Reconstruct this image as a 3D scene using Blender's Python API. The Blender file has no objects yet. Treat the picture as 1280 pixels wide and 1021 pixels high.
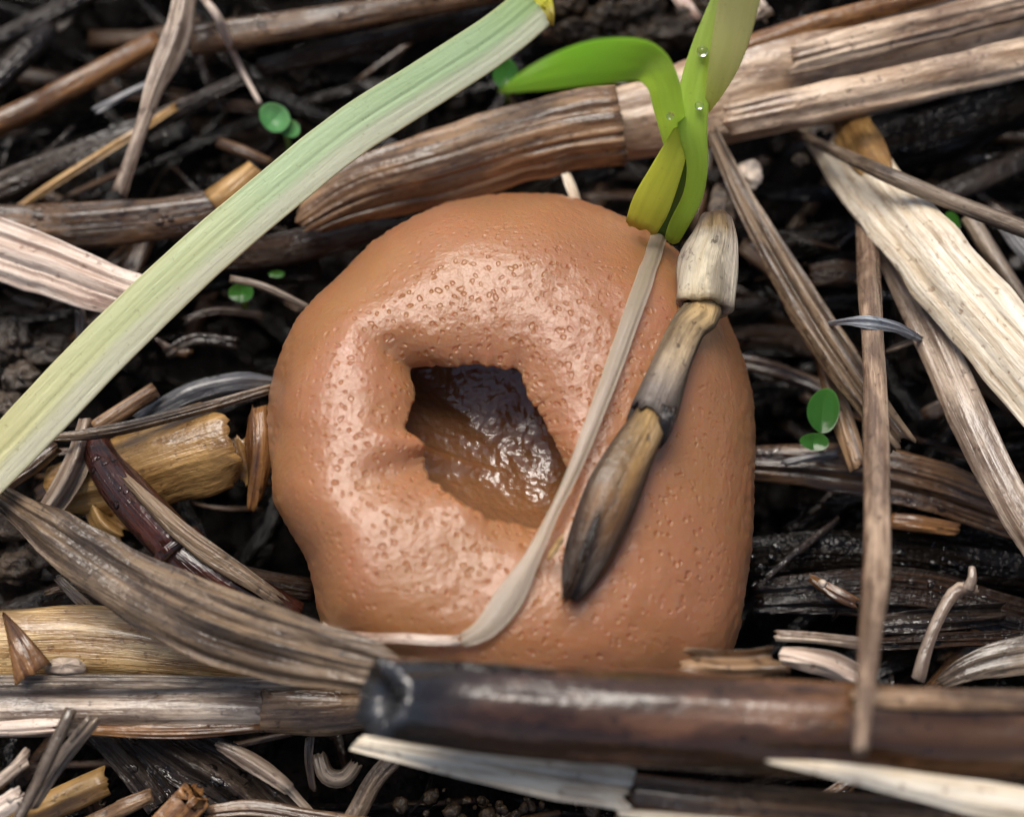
import bpy, math, random
import numpy as np
from mathutils import Vector, noise
from mathutils.bvhtree import BVHTree

# ---------------------------------------------------------------- camera, world, sun, exposure
# one unit is one centimetre (macro subject, about 8.5 cm across the frame)
scene = bpy.context.scene
scene.unit_settings.system = 'METRIC'
scene.unit_settings.scale_length = 0.01
col = scene.collection
TILT = math.radians(22)
DIST = 14.0
HFOV = math.radians(34)
PW, PH = 1280.0, 1021.0
FPX = PW / 2 / math.tan(HFOV / 2)
cam_fwd = np.array([0, math.sin(TILT), -math.cos(TILT)])
cam_right = np.array([1.0, 0, 0])
cam_up = np.array([0, math.cos(TILT), math.sin(TILT)])
CAM = np.array([0, 0, 1.0]) - cam_fwd * DIST
cd = bpy.data.cameras.new('camera')
cd.sensor_width = 36
cd.sensor_fit = 'HORIZONTAL'
cd.angle = HFOV
cd.clip_start = 0.1
cd.clip_end = 2000
cam = bpy.data.objects.new('camera', cd)
cam.location = CAM
cam.rotation_euler = (TILT, 0, 0)
col.objects.link(cam)
scene.camera = cam
cd.dof.use_dof = True
cd.dof.focus_distance = 13.75
cd.dof.aperture_fstop = 0.2

SUN_EL, SUN_AZ = math.radians(65), math.radians(-24)     # azimuth measured from +Y towards +X
world = bpy.data.worlds.new('World')
scene.world = world
world.use_nodes = True
wn = world.node_tree.nodes
wl = world.node_tree.links
wn.clear()
sky = wn.new('ShaderNodeTexSky')
sky.sky_type = 'NISHITA'
sky.sun_disc = False
sky.sun_elevation = SUN_EL
sky.sun_rotation = SUN_AZ
sky.air_density = 1.0
sky.dust_density = 4.0
sky.ozone_density = 1.0
bg = wn.new('ShaderNodeBackground')
bg.inputs['Strength'].default_value = 0.05
wo = wn.new('ShaderNodeOutputWorld')
wl.new(sky.outputs[0], bg.inputs[0])
wl.new(bg.outputs[0], wo.inputs[0])

sd = bpy.data.lights.new('sun', 'SUN')
sd.energy = 1.5
sd.angle = math.radians(38)
sd.color = (1.0, 0.94, 0.86)
sun = bpy.data.objects.new('sun', sd)
sdir = Vector((math.sin(SUN_AZ) * math.cos(SUN_EL), math.cos(SUN_AZ) * math.cos(SUN_EL), math.sin(SUN_EL)))
sun.rotation_euler = sdir.to_track_quat('Z', 'Y').to_euler()
sun.location = sdir * 60
col.objects.link(sun)

scene.view_settings.view_transform = 'Standard'
scene.view_settings.look = 'None'
scene.view_settings.gamma = 1
scene.view_settings.use_curve_mapping = False
scene.view_settings.exposure = 1.05
scene.cycles.use_denoising = True
scene.cycles.pixel_filter_type = 'BLACKMAN_HARRIS'
scene.cycles.filter_width = 1.15
scene.cycles.use_adaptive_sampling = True
scene.cycles.adaptive_threshold = 0.03
scene.cycles.max_bounces = 4
scene.cycles.diffuse_bounces = 2
scene.cycles.glossy_bounces = 2
scene.cycles.transmission_bounces = 6
scene.cycles.caustics_reflective = False
scene.cycles.caustics_refractive = False

# ---------------------------------------------------------------- helpers
def ray(px, py):
    return cam_fwd * FPX + cam_right * (px - PW / 2) - cam_up * (py - PH / 2)

def W(px, py, z):
    """point of the place at height z that the photograph shows at (px, py)"""
    d = ray(px, py)
    return CAM + d * ((z - CAM[2]) / d[2])

def Warr(px, py, z):
    px, py, z = np.broadcast_arrays(np.asarray(px, float), np.asarray(py, float), np.asarray(z, float))
    d = cam_fwd * FPX + cam_right * (px[..., None] - PW / 2) - cam_up * (py[..., None] - PH / 2)
    return CAM + d * ((z - CAM[2]) / d[..., 2])[..., None]

def px2cm(p):
    return float(np.dot(np.asarray(p) - CAM, cam_fwd)) / FPX

def tag(o, label=None, cat=None, group=None, kind=None):
    if label: o['label'] = label
    if cat: o['category'] = cat
    if group: o['group'] = group
    if kind: o['kind'] = kind
    return o

def empty(name, loc):
    o = bpy.data.objects.new(name, None)
    o.location = loc
    o.empty_display_size = 0.3
    col.objects.link(o)
    return o

def link(name, verts, faces, mat, parent=None, uv=None, unit=None, smooth=True):
    """one mesh object; verts are world positions, uv/unit per vertex"""
    verts = np.asarray(verts, float)
    if parent is not None:
        origin = np.array(parent.location)
        if parent.parent is not None:
            origin = origin + np.array(parent.parent.location)
        local = verts - origin
        loc = None
    else:
        loc = verts.mean(axis=0)
        loc[2] = verts[:, 2].min()
        local = verts - loc
    me = bpy.data.meshes.new(name)
    me.from_pydata(local.tolist(), [], faces)
    li = np.empty(len(me.loops), dtype=np.int32)
    me.loops.foreach_get('vertex_index', li)
    for nm, arr in (('cm', uv), ('unit', unit)):
        if arr is not None:
            lay = me.uv_layers.new(name=nm)
            lay.data.foreach_set('uv', np.asarray(arr, np.float32)[li].ravel())
    me.polygons.foreach_set('use_smooth', [smooth] * len(me.polygons))
    me.materials.append(mat)
    me.update()
    o = bpy.data.objects.new(name, me)
    col.objects.link(o)
    if parent is not None:
        o.parent = parent
    else:
        o.location = loc
    return o

def vnoise(rng, n, m, cn, cm):
    """smooth random field n x m made from a cn x cm lattice, about -1..1"""
    g = rng.uniform(-1, 1, (cn + 2, cm + 2))
    def idx(k, c):
        x = np.linspace(0, c, k)
        i = np.minimum(x.astype(int), c)
        f = x - i
        return i, f * f * (3 - 2 * f)
    i, f = idx(n, cn)
    j, h = idx(m, cm)
    f = f[:, None]; h = h[None, :]
    a = g[i][:, j]; b = g[i + 1][:, j]; c = g[i][:, j + 1]; d = g[i + 1][:, j + 1]
    return (a * (1 - f) + b * f) * (1 - h) + (c * (1 - f) + d * f) * h

def catmull(P, per=24):
    P = np.asarray(P, float)
    if len(P) == 2:
        t = np.linspace(0, 1, per)[:, None]
        return P[0] * (1 - t) + P[1] * t
    Q = np.vstack([2 * P[0] - P[1], P, 2 * P[-1] - P[-2]])
    out = []
    for k in range(1, len(Q) - 2):
        p0, p1, p2, p3 = Q[k - 1], Q[k], Q[k + 1], Q[k + 2]
        t = np.linspace(0, 1, per, endpoint=False)[:, None]
        out.append(0.5 * (2 * p1 + (p2 - p0) * t + (2 * p0 - 5 * p1 + 4 * p2 - p3) * t ** 2 + (3 * p1 - p0 - 3 * p2 + p3) * t ** 3))
    out.append(P[-1:])
    return np.vstack(out)

_seed = [7]
def strand_data(P, wid, kind='flat', th=0.03, arch=0.3, ridge=0.012, nr=7, rag=(0.05, 0.05), roll=0.0,
                seg=None, cols=None, edge=0.05, grooves=(), wob=0.0, flat=0.8, hollow=(0, 0), bore=.72, view=True, seed=None):
    """a straw, blade or stem along world points P, wid in cm at each point"""
    if seed is None:
        _seed[0] += 1
        seed = _seed[0]
    rng = np.random.default_rng(seed)
    P = np.asarray(P, float)
    k = len(P)
    data = catmull(np.hstack([P, np.asarray(wid, float)[:, None], np.broadcast_to(np.asarray(roll, float), (k,))[:, None]]))
    path, wd, rl = data[:, :3], np.maximum(data[:, 3], 0.004), np.radians(data[:, 4])
    s = np.concatenate([[0], np.cumsum(np.linalg.norm(np.diff(path, axis=0), axis=1))])
    L = s[-1]
    if wob:
        nz = np.stack([vnoise(rng, len(path), 1, max(3, int(L * 1.3)), 1)[:, 0] for _ in range(3)], 1)
        path = path + nz * wob
    T = np.gradient(path, axis=0)
    T /= np.linalg.norm(T, axis=1)[:, None] + 1e-12
    V = (CAM - path) if view else np.broadcast_to(np.array([0, 0, 1.0]), path.shape)
    S = np.cross(T, V)
    S /= np.linalg.norm(S, axis=1)[:, None] + 1e-9
    N = np.cross(S, T)
    c, sn = np.cos(rl)[:, None], np.sin(rl)[:, None]
    S, N = S * c + N * sn, N * c - S * sn
    n = seg or int(min(90, max(14, L * 12)))
    m = cols or (22 if kind == 'tube' else 15)
    def at(arr, q):
        return np.stack([np.interp(q, s, arr[:, d]) for d in range(arr.shape[1])], -1) if arr.ndim == 2 else np.interp(q, s, arr)
    t = np.linspace(0, 1, n)[:, None]
    def torn():
        a = np.abs(vnoise(rng, 1, m, 1, 3)[0]) * .9 + np.abs(vnoise(rng, 1, m, 1, max(3, m // 2))[0]) * .14
        return np.where(rng.random(m) < .06, a * .5, a)
    r0 = torn() * rag[0]
    r1 = torn() * rag[1]
    if kind == 'tube':
        r0[-1] = r0[0]; r1[-1] = r1[0]
    q = r0[None] + t * (L - r0 - r1)[None]
    pos, w, Sq, Nq = at(path, q), at(wd, q), at(S, q), at(N, q)
    verts, uv, unit, faces = [], [], [], []
    if kind == 'tube':
        a = np.linspace(0, 2 * math.pi, m + 1)[:-1]
        mod = 1 + (vnoise(rng, n, m, max(2, int(L)), nr) * ridge * 8 + vnoise(rng, n, m, max(2, int(L * 2)), 3) * edge)
        blend = np.linspace(1, 0, 4)
        for b in range(4):                                          # close the ring without a seam
            mod[:, m - 1 - b] = mod[:, m - 1 - b] * (1 - blend[b] * .8) + mod[:, 0] * blend[b] * .8
        R = w / 2 * mod
        V0 = pos + Sq * (R * np.cos(a))[..., None] + Nq * (R * flat * np.sin(a))[..., None]
        verts = V0.reshape(-1, 3)
        arc = (a / (2 * math.pi) + 0.25) % 1                           # the seam lies underneath
        uv = np.stack([np.broadcast_to(arc * math.pi, (n, m)) * w.mean(), q], -1).reshape(-1, 2)
        unit = np.stack([np.broadcast_to((np.cos(a) + 1) / 2, (n, m)), q / L], -1).reshape(-1, 2)
        for i in range(n - 1):
            for j in range(m):
                j2 = (j + 1) % m
                faces.append((i * m + j, i * m + j2, (i + 1) * m + j2, (i + 1) * m + j))
        for e, (row, sign) in enumerate(((0, 1), (n - 1, -1))):
            ring = [row * m + j for j in range(m)]
            base = len(verts)
            ctr = V0[row].mean(0)
            Tm = (V0[min(row + 1, n - 1)].mean(0) - V0[max(row - 1, 0)].mean(0))
            Tm = Tm / (np.linalg.norm(Tm) + 1e-9) * sign
            if hollow[e]:
                depth = hollow[e]
                r1_ = ctr + (V0[row] - ctr) * bore + Tm * (.72 - bore) * .25
                r2_ = ctr + (V0[row] - ctr) * bore * .86 + Tm * depth
                verts = np.vstack([verts, r1_, r2_, (ctr + Tm * depth * 1.1)[None]])
                uv = np.vstack([uv, uv[ring], uv[ring], uv[ring[:1]]])
                unit = np.vstack([unit, unit[ring], unit[ring], unit[ring[:1]]])
                rr = [base + j for j in range(m)]; r3 = [base + m + j for j in range(m)]; cc = base + 2 * m
                for A, B in ((ring, rr), (rr, r3)):
                    for j in range(m):
                        j2 = (j + 1) % m
                        f = (A[j], B[j], B[j2], A[j2])
                        faces.append(f if e == 0 else f[::-1])
                for j in range(m):
                    f = (r3[j], cc, r3[(j + 1) % m])
                    faces.append(f if e == 0 else f[::-1])
            else:
                r1_ = ctr + (V0[row] - ctr) * 0.6 - Tm * w[row].mean() * 0.06
                verts = np.vstack([verts, r1_, (ctr - Tm * w[row].mean() * 0.05)[None]])
                uv = np.vstack([uv, uv[ring], uv[ring[:1]]])
                unit = np.vstack([unit, unit[ring], unit[ring[:1]]])
                rr = [base + j for j in range(m)]; cc = base + m
                for j in range(m):
                    j2 = (j + 1) % m
                    f = (ring[j], rr[j], rr[j2], ring[j2]); g = (rr[j], cc, rr[j2])
                    faces += [f, g] if e == 0 else [f[::-1], g[::-1]]
        faces = [f[::-1] for f in faces]
    else:
        u = np.linspace(-1, 1, m)
        eL = 1 + vnoise(rng, n, 1, max(3, int(L * 4)), 1) * edge
        eR = 1 + vnoise(rng, n, 1, max(3, int(L * 4)), 1) * edge
        half = w / 2 * np.where(u[None] < 0, eL, eR)
        if kind == 'fold':
            h = -np.abs(u)[None] * arch * w
        elif kind == 'wave':
            h = arch * w * 0.5 * np.sin(u * 4.2 + 0.7)[None]
        else:
            h = arch * (1 - u ** 2)[None] * w * 0.5
        h = h + vnoise(rng, n, m, max(2, int(L * 0.8)), nr) * ridge + vnoise(rng, n, m, max(3, int(L * 3)), 2) * ridge * 0.6
        for gu, gd, gw in grooves:
            h = h - gd * np.exp(-((u - gu) / gw) ** 2)[None] * (0.7 + 0.3 * vnoise(rng, n, 1, 6, 1))
        thk = th * (0.35 + 0.65 * np.sqrt(np.maximum(0, 1 - u ** 2)))[None]
        up = pos + Sq * (half * u)[..., None] + Nq * h[..., None]
        lo = pos + Sq * (half * u)[..., None] + Nq * (h - thk)[..., None]
        verts = np.concatenate([up, lo], 1).reshape(-1, 3)
        uu = np.broadcast_to(u[None] * w / 2, (n, m))
        uv1 = np.stack([uu, q], -1)
        uv = np.concatenate([uv1, uv1 + np.array([3.3, 0])], 1).reshape(-1, 2)
        un1 = np.stack([np.broadcast_to((u + 1) / 2, (n, m)), q / L], -1)
        unit = np.concatenate([un1, un1], 1).reshape(-1, 2)
        M = 2 * m
        for i in range(n - 1):
            a0, b0 = i * M, (i + 1) * M
            for j in range(m - 1):
                faces.append((a0 + j, a0 + j + 1, b0 + j + 1, b0 + j))
                faces.append((a0 + m + j, b0 + m + j, b0 + m + j + 1, a0 + m + j + 1))
            faces.append((a0, b0, b0 + m, a0 + m))
            faces.append((a0 + m - 1, a0 + M - 1, b0 + M - 1, b0 + m - 1))
        for a0, rev in ((0, False), ((n - 1) * M, True)):
            for j in range(m - 1):
                f = (a0 + j, a0 + m + j, a0 + m + j + 1, a0 + j + 1)
                faces.append(f[::-1] if rev else f)
    return verts, faces, uv, unit

def to_world(pts):
    """(px, py, z) rows; z may be a callable surface lookup"""
    return np.array([W(*p) for p in pts])

def strand(name, pts, wpx, mat, parent=None, label=None, cat='straw', group=None, world=None, extend=True, **kw):
    P = to_world(pts) if world is None else np.asarray(world, float)
    wpx = np.broadcast_to(np.asarray(wpx, float), (len(P),))
    wid = [w * px2cm(p) for w, p in zip(wpx, P)]
    if pts is not None and extend:                                   # straws that leave the frame go on beyond it
        def outside(p):
            return p[0] < 0 or p[0] > PW or p[1] < 0 or p[1] > PH
        _seed[0] += 1
        rr = random.Random(_seed[0])
        for end in (0, -1):
            if outside(pts[end]):
                d = P[end] - P[1 if end == 0 else -2]
                d[2] *= .3
                q = P[end] + d / (np.linalg.norm(d) + 1e-9) * rr.uniform(1.2, 4.0)
                P = np.vstack([q[None], P]) if end == 0 else np.vstack([P, q[None]])
                wid = [wid[0]] + list(wid) if end == 0 else list(wid) + [wid[-1]]
    v, f, uv, un = strand_data(P, wid, **kw)
    o = link(name, v, f, mat, parent, uv, un)
    if parent is None:
        tag(o, label, cat, group)
    return o

def lump(name, px, py, z, sx, sy, sz, mat, parent=None, seed=1, rough=0.25, freq=1.6, label=None, cat=None, group=None, nu=20, nv=14, tilt=0):
    c = W(px, py, z)
    k = px2cm(c)
    verts, faces, uv = [], [], []
    for i in range(nv + 1):
        la = math.pi * i / nv
        for j in range(nu):
            lo = 2 * math.pi * j / nu
            d = Vector((math.sin(la) * math.cos(lo), math.sin(la) * math.sin(lo), math.cos(la)))
            r = 1 + rough * noise.noise(d * freq + Vector((seed * 7.3, seed * 3.1, 0))) + rough * .4 * noise.noise(d * freq * 3 + Vector((seed * 2.3, 0, seed)))
            x, y, zz = d.x * r * sx * k / 2, d.y * r * sy * k / 2, d.z * r * sz * k / 2
            ca, sa = math.cos(tilt), math.sin(tilt)
            verts.append((c[0] + x * ca - y * sa, c[1] + x * sa + y * ca, c[2] + zz))
            uv.append((lo * sx * k / 6, la * sx * k / 3))
    for i in range(nv):
        for j in range(nu):
            j2 = (j + 1) % nu
            faces.append((i * nu + j, (i + 1) * nu + j, (i + 1) * nu + j2, i * nu + j2))
    o = link(name, verts, faces, mat, parent, uv, uv)
    if parent is None:
        tag(o, label, cat, group)
    return o

# ---------------------------------------------------------------- materials
class NT:
    def __init__(self, name):
        self.m = bpy.data.materials.new(name)
        self.m.use_nodes = True
        self.n = self.m.node_tree.nodes
        self.l = self.m.node_tree.links
        self.n.clear()
        self.out = self.n.new('ShaderNodeOutputMaterial')
        self.b = self.n.new('ShaderNodeBsdfPrincipled')
        self.l.new(self.b.outputs[0], self.out.inputs[0])
    def new(self, t, **kw):
        nd = self.n.new(t)
        for k, v in kw.items():
            setattr(nd, k, v)
        return nd
    def link(self, a, b):
        self.l.new(a, b)
    def set(self, **kw):
        for k, v in kw.items():
            self.b.inputs[k.replace('_', ' ')].default_value = v
    def ramp(self, src, stops, interp='LINEAR'):
        r = self.new('ShaderNodeValToRGB')
        r.color_ramp.interpolation = interp
        e = r.color_ramp.elements
        while len(e) < len(stops):
            e.new(0.5)
        for k, (p, c) in enumerate(stops):
            e[k].position = p
            e[k].color = (c, c, c, 1) if not hasattr(c, '__len__') else (*c, 1)
        self.link(src, r.inputs[0])
        return r.outputs[0]
    def noise(self, vec, scale, detail=4, rough=0.6):
        t = self.new('ShaderNodeTexNoise')
        t.inputs['Scale'].default_value = scale
        t.inputs['Detail'].default_value = detail
        t.inputs['Roughness'].default_value = rough
        if vec is not None:
            self.link(vec, t.inputs['Vector'])
        return t.outputs['Fac']
    def mix(self, fac, a, b, mode='MIX'):
        x = self.new('ShaderNodeMix', data_type='RGBA', blend_type=mode)
        for sock, val in ((x.inputs[0], fac), (x.inputs[6], a), (x.inputs[7], b)):
            if hasattr(val, 'links') or hasattr(val, 'is_linked'):
                self.link(val, sock)
            elif hasattr(val, '__len__'):
                sock.default_value = (*val, 1)
            else:
                sock.default_value = val
        return x.outputs[2]
    def math(self, op, a, b=None):
        x = self.new('ShaderNodeMath', operation=op)
        for k, val in enumerate((a, b)):
            if val is None: continue
            if hasattr(val, 'is_linked'):
                self.link(val, x.inputs[k])
            else:
                x.inputs[k].default_value = val
        return x.outputs[0]
    def uv(self, name, sx, sy, rnd=True):
        u = self.new('ShaderNodeUVMap', uv_map=name)
        mp = self.new('ShaderNodeMapping')
        mp.inputs['Scale'].default_value = (sx, sy, 1)
        self.link(u.outputs[0], mp.inputs[0])
        if rnd:
            oi = self.new('ShaderNodeObjectInfo')
            cb = self.new('ShaderNodeCombineXYZ')
            k = self.math('MULTIPLY', oi.outputs['Random'], 37.0)
            self.link(k, cb.inputs[0]); self.link(k, cb.inputs[1]); self.link(k, cb.inputs[2])
            self.link(cb.outputs[0], mp.inputs['Location'])
        return mp.outputs[0]
    def bump(self, h, dist, strength=1.0, prev=None):
        b = self.new('ShaderNodeBump')
        b.inputs['Distance'].default_value = dist
        b.inputs['Strength'].default_value = strength
        self.link(h, b.inputs['Height'])
        if prev is not None:
            self.link(prev, b.inputs['Normal'])
        return b.outputs[0]

def straw_mat(name, light, dark, stain=(.03, .02, .014), stain_amt=0.3, rough=0.42, wet=0.5, bump=0.02, spec=.5, glint=False, soaked=False, grad=None, edge=None, fib=26):
    """fibrous plant matter: fibres along the length, stains, mould specks, patchy wet film.
    grad: colours along the length; edge: (colour, amount) on both long edges"""
    t = NT(name)
    fib = fib * (.55 + .09 * (sum(map(ord, name)) % 11))
    f1 = t.noise(t.uv('cm', fib, .7 + .15 * (len(name) % 7)), 1.0, 3, 0.65)
    f2 = t.noise(t.uv('cm', 3.0, 1.0), 1.0, 4, 0.65)
    f3 = t.noise(t.uv('cm', 15, 10), 1.0, 2, 0.6)
    base = t.mix(t.ramp(f1, [(0.39, 0.0), (0.59, 1.0)]), dark, light)
    if grad or edge:
        sp = t.new('ShaderNodeSeparateXYZ')
        t.link(t.uv('unit', 1, 1, rnd=False), sp.inputs[0])
    if grad:
        jit = t.math('ADD', sp.outputs[1], t.math('MULTIPLY', t.math('SUBTRACT', f2, 0.5), 0.14))
        g = t.ramp(jit, grad)
        base = t.mix(t.ramp(f1, [(0.3, 0.4), (0.6, 1.0)]), t.mix(1.0, g, (.5, .42, .34), 'MULTIPLY'), g)
    st = t.ramp(f2, [(max(0.0, 0.36 + 0.16 * stain_amt), 1.0), (0.46 + 0.2 * stain_amt, 0.0)])
    base = t.mix(t.math('MULTIPLY', st, 0.35 + 0.6 * stain_amt), base, stain)
    sk = t.ramp(f3, [(0.3, 1.0), (0.38, 0.0)])
    base = t.mix(t.math('MULTIPLY', sk, 0.65), base, stain)
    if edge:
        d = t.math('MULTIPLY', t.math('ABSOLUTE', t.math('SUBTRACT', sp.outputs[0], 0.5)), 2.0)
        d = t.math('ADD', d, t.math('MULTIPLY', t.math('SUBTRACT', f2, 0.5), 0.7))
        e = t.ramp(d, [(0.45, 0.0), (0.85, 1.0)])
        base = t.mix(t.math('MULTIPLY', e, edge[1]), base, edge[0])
    t.link(base, t.b.inputs['Base Color'])
    t.link(t.ramp(f2, [(0.4, max(0.14, rough * 0.5)), (0.6, rough)]), t.b.inputs['Roughness'])
    t.link(t.ramp(f2, [(0.4, wet), (0.54, 0.0 if glint else wet * .15)]), t.b.inputs['Coat Weight'])
    t.set(Coat_Roughness=0.1, Specular_IOR_Level=spec)
    if soaked:
        t.link(t.ramp(f2, [(0.3, .6 * wet), (0.5, wet)]), t.b.inputs['Coat Weight'])
        t.set(Coat_Roughness=0.14)
    h = t.math('ADD', t.math('MULTIPLY', f1, 0.8), t.math('MULTIPLY', f3, 0.6))
    nb = t.bump(h, bump)
    t.link(nb, t.b.inputs['Normal'])
    if glint:
        t.link(nb, t.b.inputs['Coat Normal'])
    return t.m

def leaf_mat(name, stops, rough=0.4, trans=0.35, bump=0.006, edge=None, across=None, veins=.35):
    t = NT(name)
    un = t.uv('unit', 1, 1, rnd=False)
    sp = t.new('ShaderNodeSeparateXYZ')
    t.link(un, sp.inputs[0])
    n2 = t.noise(t.uv('cm', 2.2, 0.8), 1.0, 4)
    n1 = t.noise(t.uv('cm', 30, 1.5), 1.0, 4)
    n3 = t.noise(t.uv('cm', 26, 22), 1.0, 3)
    j = t.math('ADD', sp.outputs[1], t.math('MULTIPLY', t.math('SUBTRACT', n2, 0.5), 0.25))
    c = t.ramp(j, stops)
    if across:                                                       # (colour, from, to): a band along one side
        a = t.ramp(t.math('ADD', sp.outputs[0], t.math('MULTIPLY', t.math('SUBTRACT', n2, .5), .3)), [(across[1], 1.0), (across[2], 0.0)])
        c = t.mix(t.math('MULTIPLY', a, across[3]), c, across[0])
    c = t.mix(t.math('MULTIPLY', t.ramp(n1, [(0.35, 1.0), (0.62, 0.0)]), veins), c, t.mix(1.0, c, (.6, .66, .4), 'MULTIPLY'))
    c = t.mix(t.math('MULTIPLY', t.ramp(n3, [(0.26, 1.0), (0.38, 0.0)]), 0.5), c, t.mix(1.0, c, (.5, .45, .3), 'MULTIPLY'))
    if edge:
        d = t.math('MULTIPLY', t.math('ABSOLUTE', t.math('SUBTRACT', sp.outputs[0], 0.5)), 2.0)
        c = t.mix(t.math('MULTIPLY', t.ramp(d, [(0.86, 0.0), (0.98, 1.0)]), edge[1]), c, edge[0])
    t.link(c, t.b.inputs['Base Color'])
    t.set(Roughness=rough)
    nb = t.bump(t.math('ADD', n1, t.math('MULTIPLY', n3, 0.6)), bump)
    t.link(nb, t.b.inputs['Normal'])
    tr = t.new('ShaderNodeBsdfTranslucent')
    t.link(t.mix(.6, c, (1.0, 1.0, .45)), tr.inputs[0])
    mx = t.new('ShaderNodeMixShader')
    mx.inputs[0].default_value = trans
    t.link(t.b.outputs[0], mx.inputs[1]); t.link(tr.outputs[0], mx.inputs[2])
    t.link(mx.outputs[0], t.out.inputs[0])
    return t.m

M = {}
M['white'] = straw_mat('white_straw', (.82, .74, .6), (.6, .48, .33), (.26, .16, .09), .12, .5, .25)
M['pinkwhite'] = straw_mat('pink_white_straw', (.72, .6, .5), (.5, .36, .28), (.22, .12, .08), .2, .5, .3)
M['cream'] = straw_mat('cream_straw', (.72, .52, .26), (.42, .25, .1), (.15, .065, .022), .3, .35, .6)
M['pinktan'] = straw_mat('pink_tan_straw', (.36, .225, .125), (.12, .065, .034), (.035, .018, .01), .45, .4, .5, .025)
M['palestalk'] = straw_mat('pale_stalk', (.64, .48, .34), (.33, .21, .125), (.12, .07, .045), .4, .45, .4, .025, fib=16)
M['grey'] = straw_mat('grey_straw', (.27, .205, .145), (.085, .06, .042), (.035, .024, .017), .4, .42, .6)
M['palegrey'] = straw_mat('pale_grey_straw', (.5, .4, .31), (.22, .155, .11), (.07, .042, .03), .35, .42, .5)
M['greybrown'] = straw_mat('grey_brown_leaf', (.23, .16, .1), (.06, .038, .024), (.03, .02, .013), .35, .45, .3, .03, fib=18)
M['brown'] = straw_mat('brown_straw', (.19, .1, .045), (.04, .02, .01), (.014, .008, .006), .4, .34, .7, .025)
M['orange'] = straw_mat('orange_brown_straw', (.27, .13, .045), (.11, .045, .016), (.03, .014, .007), .35, .34, .6)
M['tan'] = straw_mat('tan_straw', (.5, .3, .11), (.27, .145, .045), (.09, .04, .014), .35, .36, .5)
M['dark'] = straw_mat('dark_wet_straw', (.04, .021, .012), (.009, .0055, .004), (.005, .004, .003), .4, .3, 1.0, .05, .15, True)
M['black'] = straw_mat('black_wet_straw', (.01, .007, .005), (.003, .0025, .002), (.003, .002, .002), .4, .3, .8, .07, .06, True)
M['darkgrey'] = straw_mat('dark_grey_straw', (.075, .055, .042), (.02, .014, .011), (.01, .007, .006), .4, .33, .9, .045, .25, True)
M['red'] = straw_mat('red_brown_stem', (.075, .022, .014), (.028, .01, .008), (.009, .005, .004), .35, .2, .9, .02)
M['blue'] = straw_mat('blue_grey_straw', (.26, .26, .27), (.1, .095, .095), (.03, .028, .028), .35, .28, .8)
M['uprightstem'] = straw_mat('mottled_upright_stem', (.46, .33, .23), (.2, .125, .08), (.07, .04, .028), .5, .45, .3, .02)
M['bluestrip'] = straw_mat('blue_grey_film', (.34, .37, .41), (.22, .24, .27), (.12, .12, .12), .3, .5, .0, .015, .3)
M['stick'] = straw_mat('dark_brown_stick', (.12, .055, .03), (.03, .013, .008), (.012, .006, .004), .5, .32, 1.0, .008, .35, glint=True, soaked=True, fib=12,
    grad=[(0, (.03, .032, .036)), (.02, (.035, .038, .045)), (.05, (.03, .028, .03)), (.1, (.07, .03, .016)), (.3, (.15, .068, .032)), (.5, (.19, .09, .038)), (.75, (.14, .065, .032)), (1, (.16, .08, .04))])  # dark start: bruised end, with its bluish sheen and hollow's shade painted in
M['bigblade'] = leaf_mat('fading_green_blade', [(0.0, (.36, .5, .22)), (0.1, (.44, .6, .34)), (0.3, (.55, .7, .42)), (0.46, (.68, .72, .4)), (0.65, (.74, .69, .36)), (0.88, (.78, .66, .38)), (1.0, (.74, .6, .34))],
    .42, .18, .006, edge=((.35, .3, .1), .5), across=((.88, .84, .7), .3, .5, .6), veins=.2)
M['green'] = leaf_mat('fresh_green_leaf', [(0.0, (.26, .56, .05)), (0.25, (.24, .62, .035)), (0.7, (.42, .78, .08)), (1.0, (.5, .78, .12))], .3, .62)
M['greenstem'] = leaf_mat('light_green_leaf', [(0.0, (.62, .78, .3)), (0.3, (.58, .84, .16)), (0.6, (.55, .82, .12)), (1.0, (.44, .7, .07))], .3, .62)
M['yellowgreen'] = leaf_mat('yellow_green_sheath', [(0.0, (.72, .84, .12)), (0.5, (.82, .86, .11)), (0.9, (.78, .76, .1)), (1.0, (.45, .3, .07))], .3, .62)
M['creamleaf'] = leaf_mat('pale_cream_leaf', [(0.0, (.92, .86, .62)), (0.6, (.9, .85, .5)), (1.0, (.7, .72, .2))], .3, .75)
M['gapgreen'] = leaf_mat('gap_shade_green', [(0.0, (.05, .13, .012)), (1.0, (.035, .09, .01))], .35, .2)  # shade of the gap inside the shoot, put into the colour
M['film'] = leaf_mat('pale_dry_blade', [(0.0, (.5, .42, .34)), (.5, (.6, .52, .47)), (1.0, (.66, .58, .52))], .3, .3, .008, edge=((.76, .68, .58), .8))
def see_through(m, amount):
    nt = m.node_tree
    out = [n for n in nt.nodes if n.type == 'OUTPUT_MATERIAL'][0]
    src = out.inputs[0].links[0].from_socket
    tp = nt.nodes.new('ShaderNodeBsdfTransparent')
    mx = nt.nodes.new('ShaderNodeMixShader')
    mx.inputs[0].default_value = amount
    nt.links.new(src, mx.inputs[1]); nt.links.new(tp.outputs[0], mx.inputs[2]); nt.links.new(mx.outputs[0], out.inputs[0])
see_through(M['film'], .38)
M['seedling'] = leaf_mat('seedling_green', [(0.0, (.025, .11, .012)), (1.0, (.06, .21, .03))], .15, .25, .004)
M['mint'] = leaf_mat('pale_seedling_green', [(0.0, (.07, .26, .07)), (1.0, (.2, .46, .2))], .22, .25, .004)

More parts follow.
